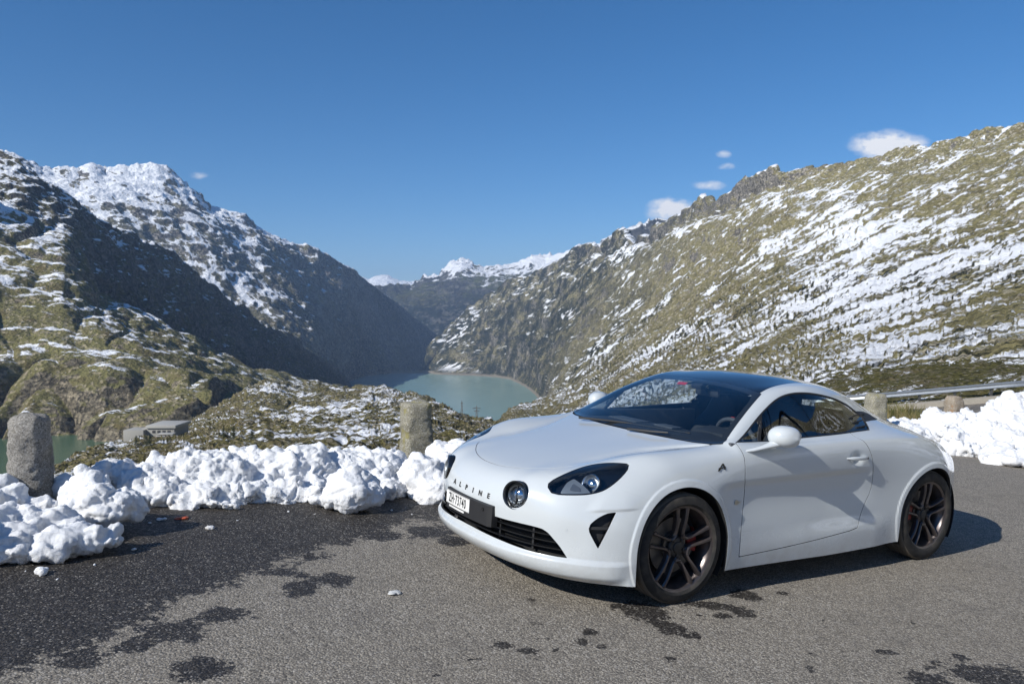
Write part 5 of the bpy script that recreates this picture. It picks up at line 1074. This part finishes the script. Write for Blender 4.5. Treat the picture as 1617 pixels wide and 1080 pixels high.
for yy in (-.5, -.27, .27, .5):
    mb = MB(); a = [k for k in range(len(grille.P)) if abs(grille.P[k, 1]-abs(yy)) < .008]; zt = grille.P[a, 2]; xm = grille.P[a, 0].mean()
    mb.box((xm-.052, yy, (zt.min()+zt.max())/2), (.03, .012, zt.max()-zt.min()), rot=(0, 0, math.atan2(yy, 1.4))); mb.build('grille_rib', PLASTIC, gw, sharp=30)
# number plate and its holder
def on_nose(z, y):
    us = np.linspace(1, 5, 400); vv = np.linspace(0, 5, 120); 
    a = surf(np.full(120, np.interp(z, surf(us, us*0+abs(y)*4)[:, 2], us)), vv); return float(np.interp(abs(y), a[:, 1], a[:, 0]))
hb = MB()
ys = np.linspace(-.262, .272, 25)
def hx(y): return 2.128-.20*y*y
rings = []
for y in ys:
    e = 1 if abs(y-.005) < .262 else 0; d = .0 if e else .012
    rings.append([(hx(y)-d, y, .352), (hx(y)-d, y, .468), (hx(y)-.05, y, .474), (hx(y)-.05, y, .346)])
hold = hb.loft(rings).build('plate_holder', PLASTIC, car, sharp=30)
for y, z in ((.20, .440), ): MB().lathe([(.011, 0), (.011, .004), (.007, .004), (.006, .0)], (hx(y), y, z), 'X', 18).build('screw_boss', LINER, hold)
pl = MB(); ys = np.linspace(-.238, .062, 15); rings = [[(hx(y)+.001, y, .383), (hx(y)+.001, y, .463), (hx(y)+.004, y, .463), (hx(y)+.004, y, .383)] for y in ys]
plate = pl.loft(rings).build('license_plate', WHITEP, car, sharp=30)
MB().loft([[(hx(y)+.002, y, .368), (hx(y)+.002, y, .378), (hx(y)+.005, y, .378), (hx(y)+.005, y, .368)] for y in np.linspace(-.19, .005, 8)]).build('plate_strip', WHITEP, plate, sharp=30)
def wrap_text(body, size, y0, z0, mat, name, parent, fx, lift=.0006, sx=1., sp=1., bold=0):
    me = text_mesh(body, size, 0, sx, sp, bold); yc = y0
    for v in me.vertices:
        y = yc+v.co.x; v.co = Vector((fx(y)+lift, y, z0+v.co.y))
    me.materials.append(mat); return link(name, me, parent)
wrap_text('ZH\u00b773740', .077, -.088, .4215, BLACKP, 'plate_number', plate, lambda y: hx(y)+.004, .0008, .62, 1.16, .0018)
fr = MB()
for (y1, y2, z1, z2) in ((-.236, .060, .3845, .3862), (-.236, .060, .4598, .4615)): fr.loft([[(hx(y)+.0043, y, z1), (hx(y)+.0043, y, z2), (hx(y)+.0052, y, z2), (hx(y)+.0052, y, z1)] for y in np.linspace(y1, y2, 14)])
fr.build('plate_frame_line', BLACKP, plate, sharp=30)
# raised letters across the nose
letters = empty('nameplate'); letters.parent = car
us = np.linspace(2.5, 5, 300)
for ch, y in zip('ALPINE', np.linspace(-.195, .205, 6)):
    me = text_mesh(ch, .040, .0018, 1.15, 1., .0012); vv = np.linspace(0, 4, 100)
    uz = np.interp(.512, surf(us, us*0+.5)[:, 2], us); row = surf(np.full(100, uz), vv); v = np.interp(abs(y), row[:, 1], vv)
    q = surf(np.array([uz]), np.array([v]))[0]; n = normals(np.array([uz]), np.array([v]), surf)[0]; sg = 1 if y > 0 else -1
    N_ = Vector((n[0], n[1]*sg, n[2])); right = Vector((0, 0, 1)).cross(N_).normalized(); up = N_.cross(right)
    Mx = Matrix((right, up, N_)).transposed().to_4x4(); Mx.translation = Vector((q[0], q[1]*sg, q[2]))+N_*.001
    me.transform(Mx); me.materials.append(PLASTIC); link('letter', me, letters)
# fender emblems
def emblem(name, u, v, s, build, mat):
    q = surf(np.array([u]), np.array([v]))[0]; n = normals(np.array([u]), np.array([v]), surf)[0]
    N_ = Vector((n[0], n[1]*s, n[2])); right = Vector((-1, 0, 0))*s; right = (right-N_*right.dot(N_)).normalized(); up = N_.cross(right)
    Mx = Matrix((right, up, N_)).transposed().to_4x4(); Mx.translation = Vector((q[0], q[1]*s, q[2]))+N_*.0012
    mb = build(s)
    for i, w in enumerate(mb.v): mb.v[i] = tuple(Mx @ Vector(w))
    return mb.build(name, mat, car, sharp=20)
def prism(mb, pts, d=.002):
    n = len(pts); return mb.add([(x, y, 0) for x, y in pts]+[(x, y, d) for x, y in pts], [tuple(range(n))[::-1], tuple(range(n, 2*n))]+[(k, (k+1) % n, n+(k+1) % n, n+k) for k in range(n)])
def arrow_a(s):
    mb = MB(); k = .040
    def P(L): return [(x*k, y*k) for x, y in L]
    prism(mb, P([(.15, .55), (.42, .55), (.62, -.05), (.36, -.05)])); prism(mb, P([(.15, .55), (.36, .55), (-.42, -.28), (-.62, -.18)]), .0022)
    prism(mb, P([(-.62, -.30), (.70, .0), (.66, .17), (-.50, -.12)]), .0026); prism(mb, P([(-.95, -.52), (-.45, -.42), (-.35, -.1), (-.62, -.0)]), .003)
    prism(mb, P([(.36, .0), (.62, -.0), (.70, -.28), (.44, -.36)]), .0024)
    return mb
def oval(s):
    mb = MB(); mb.loft([[(.019*math.cos(a)-.004, .015*math.sin(a), z) for a in np.linspace(0, 2*math.pi, 24, endpoint=False)] for z in (0, .003)])
    mb.box((.022, -.001, .0015), (.024, .008, .003)); return mb
for s in (1, -1):
    emblem('fender_badge', 9.172, 8.45, s, arrow_a, GLOSSB)
    emblem('side_emblem', 10.435, 10.14, s, oval, SILVER)

# --- underside, wheel housings
out = [(1.98, 0), (1.93, .45), (1.80, .65), (1.60, .82), (.86, .84), (.86, .86), (-.86, .86), (-.86, .84), (-1.56, .80), (-1.85, .60), (-2.0, 0)]
fl_ = MB(); 
def half(z, xs0, xs1):
    L = [(x, y) for x, y in out if xs1 <= x <= xs0]; L = L+[(x, -y) for x, y in reversed(L) if y > 0]; return [(x, y, z) for x, y in L]
for x0, x1, w in ((1.98, 1.57, None), (.861, -.861, None), (-1.565, -2.0, None)):
    L = half(.168, x0, x1); fl_.add(L, [tuple(range(len(L)))])
fl_.box((1.21, 0, .20), (.74, 1.12, .06)); fl_.box((-1.21, 0, .21), (.74, 1.12, .06))
fl_.build('underbody', LINER, car, fix=False, smooth=False)
for ax, az, R_ in ((AXF, ZF, RAF), (AXR, ZR, RAR)):
    for s in (1, -1):
        prof = [(R_+.004, s*.865), (R_+.012, s*.60), (R_+.012, s*.54), (.02, s*.53)]
        mb = MB().lathe(prof, (ax, 0, az), 'Y', 40, -.55, math.pi+.55); mb.build('wheel_liner', LINER, car, fix=False)

# --- wheels
def make_wheel(x, z, rad, rr, s, steer=0):
    w = empty('wheel', (x, s*.775, z), (0, 0, steer)); w.parent = car
    hw = .105
    mb = MB(); prof = [(rr-.004, -.085), (rr+.004, -hw+.004), (rad-.03, -hw), (rad-.008, -hw+.012), (rad, -hw+.03), (rad, -.052), (rad-.006, -.050), (rad-.006, -.044), (rad, -.042), (rad, -.004), (rad-.006, -.002), (rad-.006, .002), (rad, .004), (rad, .042), (rad-.006, .044), (rad-.006, .050), (rad, .052), (rad, hw-.03), (rad-.008, hw-.012), (rad-.03, hw), (rad-.055, hw+.002), (rr+.010, hw-.004), (rr+.002, hw-.010), (rr-.004, hw-.03)]
    mb.lathe([(r_, h*s) for r_, h in prof], (0, 0, 0), 'Y', 96); t = mb.build('tyre', TYRE, w, sharp=50)
    me = t.data; me.materials.append(TREAD)
    for p in me.polygons:
        c = p.center
        if math.hypot(c.x, c.z) > rad-.012: p.material_index = 1
    o_ = .088*s; rim = MB()
    rim.lathe([(rr-.006, -.08*s), (rr-.02, -.06*s), (rr-.03, .0), (rr-.026, .055*s), (rr-.014, .070*s), (rr-.012, .084*s), (rr+.002, .094*s), (rr+.005, .094*s), (rr+.006, .088*s)], (0, 0, 0), 'Y', 72)
    ro = rim.build('rim', RIM, w, sharp=40, fix=False)
    # five pairs of slim ridged spokes
    sp = MB()
    for k in range(5):
        th = math.radians(90+72*k)
        er = Vector((math.cos(th), 0, math.sin(th))); et = Vector((-math.sin(th), 0, math.cos(th)))
        for q in (-1, 1):
            pts = []
            for t_ in np.linspace(0, 1, 9):
                r_ = .050+(rr-.012-.050)*t_
                lat = q*(.026*(1-t_)+.026+.012*t_**1.5) if False else q*(.0235+.0125*t_+.012*max(0, .25-t_)/.25)
                y = (.066+.022*min(1, t_*1.5))*s
                pts.append((er*r_+et*lat+Vector((0, y, 0)), 0.0125*(1-.25*math.sin(math.pi*min(1, t_)))*(1.25 if t_ > .9 else 1)))
            rings = []
            for i, (p, h) in enumerate(pts):
                tn = (pts[min(i+1, 8)][0]-pts[max(i-1, 0)][0]).normalized(); b = tn.cross(Vector((0, 1, 0))).normalized(); Y = Vector((0, s, 0))
                rings.append([p+b*h-Y*.034, p+b*h*.95-Y*.006, p+b*h*.45+Y*.0025, p-b*h*.45+Y*.0025, p-b*h*.95-Y*.006, p-b*h-Y*.034])
            sp.loft(rings)
        # web that ties neighbouring spokes near the hub
        th2 = th+math.radians(36); e2 = Vector((math.cos(th2), 0, math.sin(th2)))
        c1 = er*.074+et*.026; 
        thn = th+math.radians(72); ern = Vector((math.cos(thn), 0, math.sin(thn))); etn = Vector((-math.sin(thn), 0, math.cos(thn))); c2 = ern*.074-etn*.026
        sp.tube([c1+Vector((0, .064*s, 0)), (c1+c2)/2*.93+Vector((0, .063*s, 0)), c2+Vector((0, .064*s, 0))], [(.010, .014)]*3, 8, up=(0, 1, 0))
    sp.build('spokes', RIM, ro, sharp=28)
    hub = MB(); hub.lathe([(.060, .02*s), (.060, .050*s), (.052, .058*s), (.034, .060*s), (.031, .066*s), (.022, .069*s), (.001, .070*s)], (0, 0, 0), 'Y', 40); hb_ = hub.build('hub', PLASTIC, ro)
    for k in range(5):
        a = math.radians(90+36+72*k); MB().lathe([(.009, .052*s), (.009, .066*s), (.001, .068*s)], (.047*math.cos(a), 0, .047*math.sin(a)), 'Y', 10).build('wheel_nut', PLASTIC, ro)
    dk = MB(); dk.lathe([(.08, .012*s), (.16, .012*s), (.16, -.012*s), (.08, -.012*s)], (0, 0, 0), 'Y', 56)
    dk.lathe([(.085, -.012*s), (.085, .034*s), (.001, .036*s)], (0, 0, 0), 'Y', 40); dk.build('brake_disc', DISC, w)
    cp = MB(); a0 = math.radians(170 if x > 0 else 10)
    cp.lathe([(.10, -.03*s), (.10, .035*s), (.115, .042*s), (.155, .040*s), (.172, .030*s), (.172, -.03*s)], (0, 0, 0), 'Y', 12, a0-.42, a0+.42); cp.build('brake_caliper', RED, w)
    bk = MB().lathe([(.225, -.03*s), (.001, -.03*s)], (0, 0, 0), 'Y', 40); bk.build('backing_plate', LINER, w, fix=False)
    return w
for s in (1, -1):
    make_wheel(AXF, ZF, .311, .2405, s, R(-1.0)); make_wheel(AXR, ZR, .322, .2405, s)

# --- mirrors
for s in (1, -1):
    mb = MB(); rings = []; n = 28
    # housing: egg swept outwards, blunt towards the rear
    for t_ in np.linspace(0, 1, 19):
        y = .815+.170*t_
        e = max(0, 1-(2*t_-1.0)**2)**.5 if t_ < .5 else max(0, 1-((t_-.5)/.5)**2.6)**.5
        if t_ < .5: e = max(.02, (1-((.5-t_)/.5)**2.3))**.55
        hx_, hz_ = .078*e, .070*e; cx = .472-.040*t_; cz = .931-.004*t_
        ring = []
        for k in range(n):
            w = 2*math.pi*k/n; c_, s_ = math.cos(w), math.sin(w)
            fx = hx_*(1.25 if c_ > 0 else .75)*math.copysign(abs(c_)**(.9 if c_ > 0 else .5), c_)
            fz = hz_*math.copysign(abs(s_)**.9, s_)*(1.0 if s_ > 0 else .9)
            ring.append((cx+fx, s*y, cz+fz))
        rings.append(ring)
    mb.loft(rings)
    m_ = mb.build('mirror', PAINT, car, sharp=60)
    arm = MB().tube([(.70, s*.818, .836), (.66, s*.838, .846), (.60, s*.856, .862), (.54, s*.874, .880), (.48, s*.892, .897), (.43, s*.905, .908)], [(.010, .007), (.020, .012), (.026, .014), (.036, .021), (.044, .028), (.034, .022)], 14)
    arm.build('mirror_arm', PAINT, m_, sharp=60)
    g = MB(); g.loft([[(.385+.001*k, s*(.905+.062*math.cos(a)), .938+.048*math.sin(a)) for a in np.linspace(0, 2*math.pi, 28, endpoint=False)] for k in (0, 3)]); g.build('mirror_glass', MIRG, m_)
    # door pull
    ys = [( -.222, .868), (-.25, .882), (-.29, .889), (-.34, .890), (-.385, .888), (-.425, .880), (-.44, .868)]
    h_ = MB().tube([(x, s*y, .770-.004*abs(x+.33)) for x, y in ys], [(.004, .005), (.007, .011), (.009, .013), (.009, .013), (.009, .014), (.008, .013), (.004, .008)], 14).build('door_handle', PAINT, car, sharp=60)
    MB().lathe([(.006, 0), (.006, s*.002), (.001, s*.0022)], (-.405, s*.897, .770), 'Y', 14).build('lock', PLASTIC, h_)

# --- wipers
for (a, b, c_) in (((1.02, -.40, .868), (.93, -.05, .886), (.84, .50, .896)), ((1.02, .12, .868), (.985, .30, .880), (.93, .40, .886))):
    MB().tube([a, b, c_], [.009, .007, .005], 8).build('wiper', PLASTIC, car)

# --- cabin
cab = empty('interior'); cab.parent = car
CABM = simple('cabin_dark', (.022, .024, .028), .65); CABL = simple('cabin_grey', (.07, .075, .085), .6)
mb = MB()
rings = []
for x, z, w in ((.96, .80, .55), (.86, .845, .66), (.70, .858, .70), (.55, .855, .70), (.44, .84, .70), (.40, .79, .70), (.42, .62, .70), (.50, .45, .70)):
    rings.append([(x, -w, z-.02), (x, -w*.7, z), (x, -.2, z+.003), (x, 0, z+.006), (x, .2, z+.003), (x, .38, z+.02 if .4 < x < .6 else z), (x, w*.8, z), (x, w, z-.02)])
mb.loft(rings, cap=False, closed=False).build('dashboard', CABM, cab, fix=False)
MB().box((.62, -.33, .862), (.14, .30, .01), bev=.003).box((.60, .05, .868), (.10, .18, .012), bev=.003).build('dash_vent', CABL, cab)
MB().box((.47, .37, .872), (.16, .26, .05), rot=(0, .15, 0), bev=.018).build('instrument_hood', CABM, cab)
mb = MB(); mb.box((0, 0, .22), (1.9, 1.36, .03)); mb.box((.1, 0, .36), (1.0, .22, .24), bev=.03)
mb.box((-.62, 0, .60), (.06, 1.36, .62), rot=(0, -.22, 0)); mb.build('cabin_tub', CABM, cab)
for s in (1, -1): MB().box((.16, s*.765, .60), (1.25, .04, .56), bev=.015).build('door_card', CABL, cab)
for s in (1, -1):
    seat = MB()
    bk = []
    for t_, w, x, z in ((0, .24, -.18, .38), (.15, .255, -.22, .46), (.4, .26, -.30, .64), (.62, .235, -.36, .80), (.74, .16, -.395, .90), (.9, .125, -.42, 1.0), (1, .06, -.43, 1.045)):
        bk.append([(x+.05, s*.36-w, z+.01), (x+.075, s*.36-w*.75, z), (x+.035, s*.36, z), (x+.075, s*.36+w*.75, z), (x+.05, s*.36+w, z+.01), (x-.03, s*.36+w*.9, z), (x-.06, s*.36, z), (x-.03, s*.36-w*.9, z)])
    seat.loft(bk); seat.build('seat_back', CABM, cab, sharp=60)
    MB().box((.05, s*.36, .36), (.50, .48, .14), rot=(0, -.12, 0), bev=.05).build('seat_cushion', CABM, cab, sharp=60)
# roof lining, pillar trims, upper bulkhead
mb = MB(); mb.loft([[(x, y, z0-.035-.10*(y/.6)**2) for y in np.linspace(-.52, .52, 9)] for x, z0 in ((.12, 1.185), (-.1, 1.225), (-.35, 1.222), (-.6, 1.182), (-.8, 1.125))], cap=False, closed=False); mb.build('headliner', CABM, cab, fix=False)
for s in (1, -1): MB().loft([[(-.43, s*.715, .90), (-.475, s*.625, 1.06), (-.50, s*.58, 1.10)], [(-.80, s*.69, .90), (-.80, s*.60, 1.02), (-.80, s*.53, 1.05)]], cap=False, closed=False).build('pillar_cover', CABM, cab, fix=False)
MB().box((-.68, 0, .94), (.03, 1.30, .18)).box((-.74, 0, 1.06), (.02, .16, .14)).build('bulkhead', CABM, cab)
# steering wheel
sw = MB(); c0 = Vector((.27, .37, .80)); ax_ = Vector((-.92, 0, .38)).normalized(); e1 = Vector((0, 1, 0)); e2 = ax_.cross(e1).normalized()
ringp = [c0+e1*(.175*math.cos(a))+e2*(.172*math.sin(a)) for a in np.linspace(0, 2*math.pi, 37)]
sw.tube(ringp, .0155, 8, up=ax_)
for a in (0, math.pi, -math.pi/2): sw.tube([c0, c0+e1*(.17*math.cos(a))+e2*(.17*math.sin(a))], [(.03, .01), (.018, .008)], 8, up=ax_)
sw.lathe([(.055, -.01), (.05, .02), (.001, .025)], (c0.x, c0.y, c0.z), 'X', 20)
sw.build('steering_wheel', CABL, cab, sharp=50)
MB().tube([c0+e2*(-.172)+ax_*.012+e1*(-.012), c0+e2*(-.172)+ax_*.012+e1*.012], .012, 8).build('wheel_marker', REDP, cab)
# inside mirror with its foot and the badge behind the glass
MB().box((.19, 0, 1.10), (.03, .22, .055), bev=.012).tube([(.26, .0, 1.165), (.20, 0, 1.11)], .012, 8).box((.27, 0, 1.155), (.10, .09, .03), rot=(0, .42, 0), bev=.008).build('rear_view_mirror', CABM, cab)
MB().box((.335, -.115, 1.150), (.035, .07, .003), rot=(0, .42, .3)).build('toll_sticker', REDP, cab)
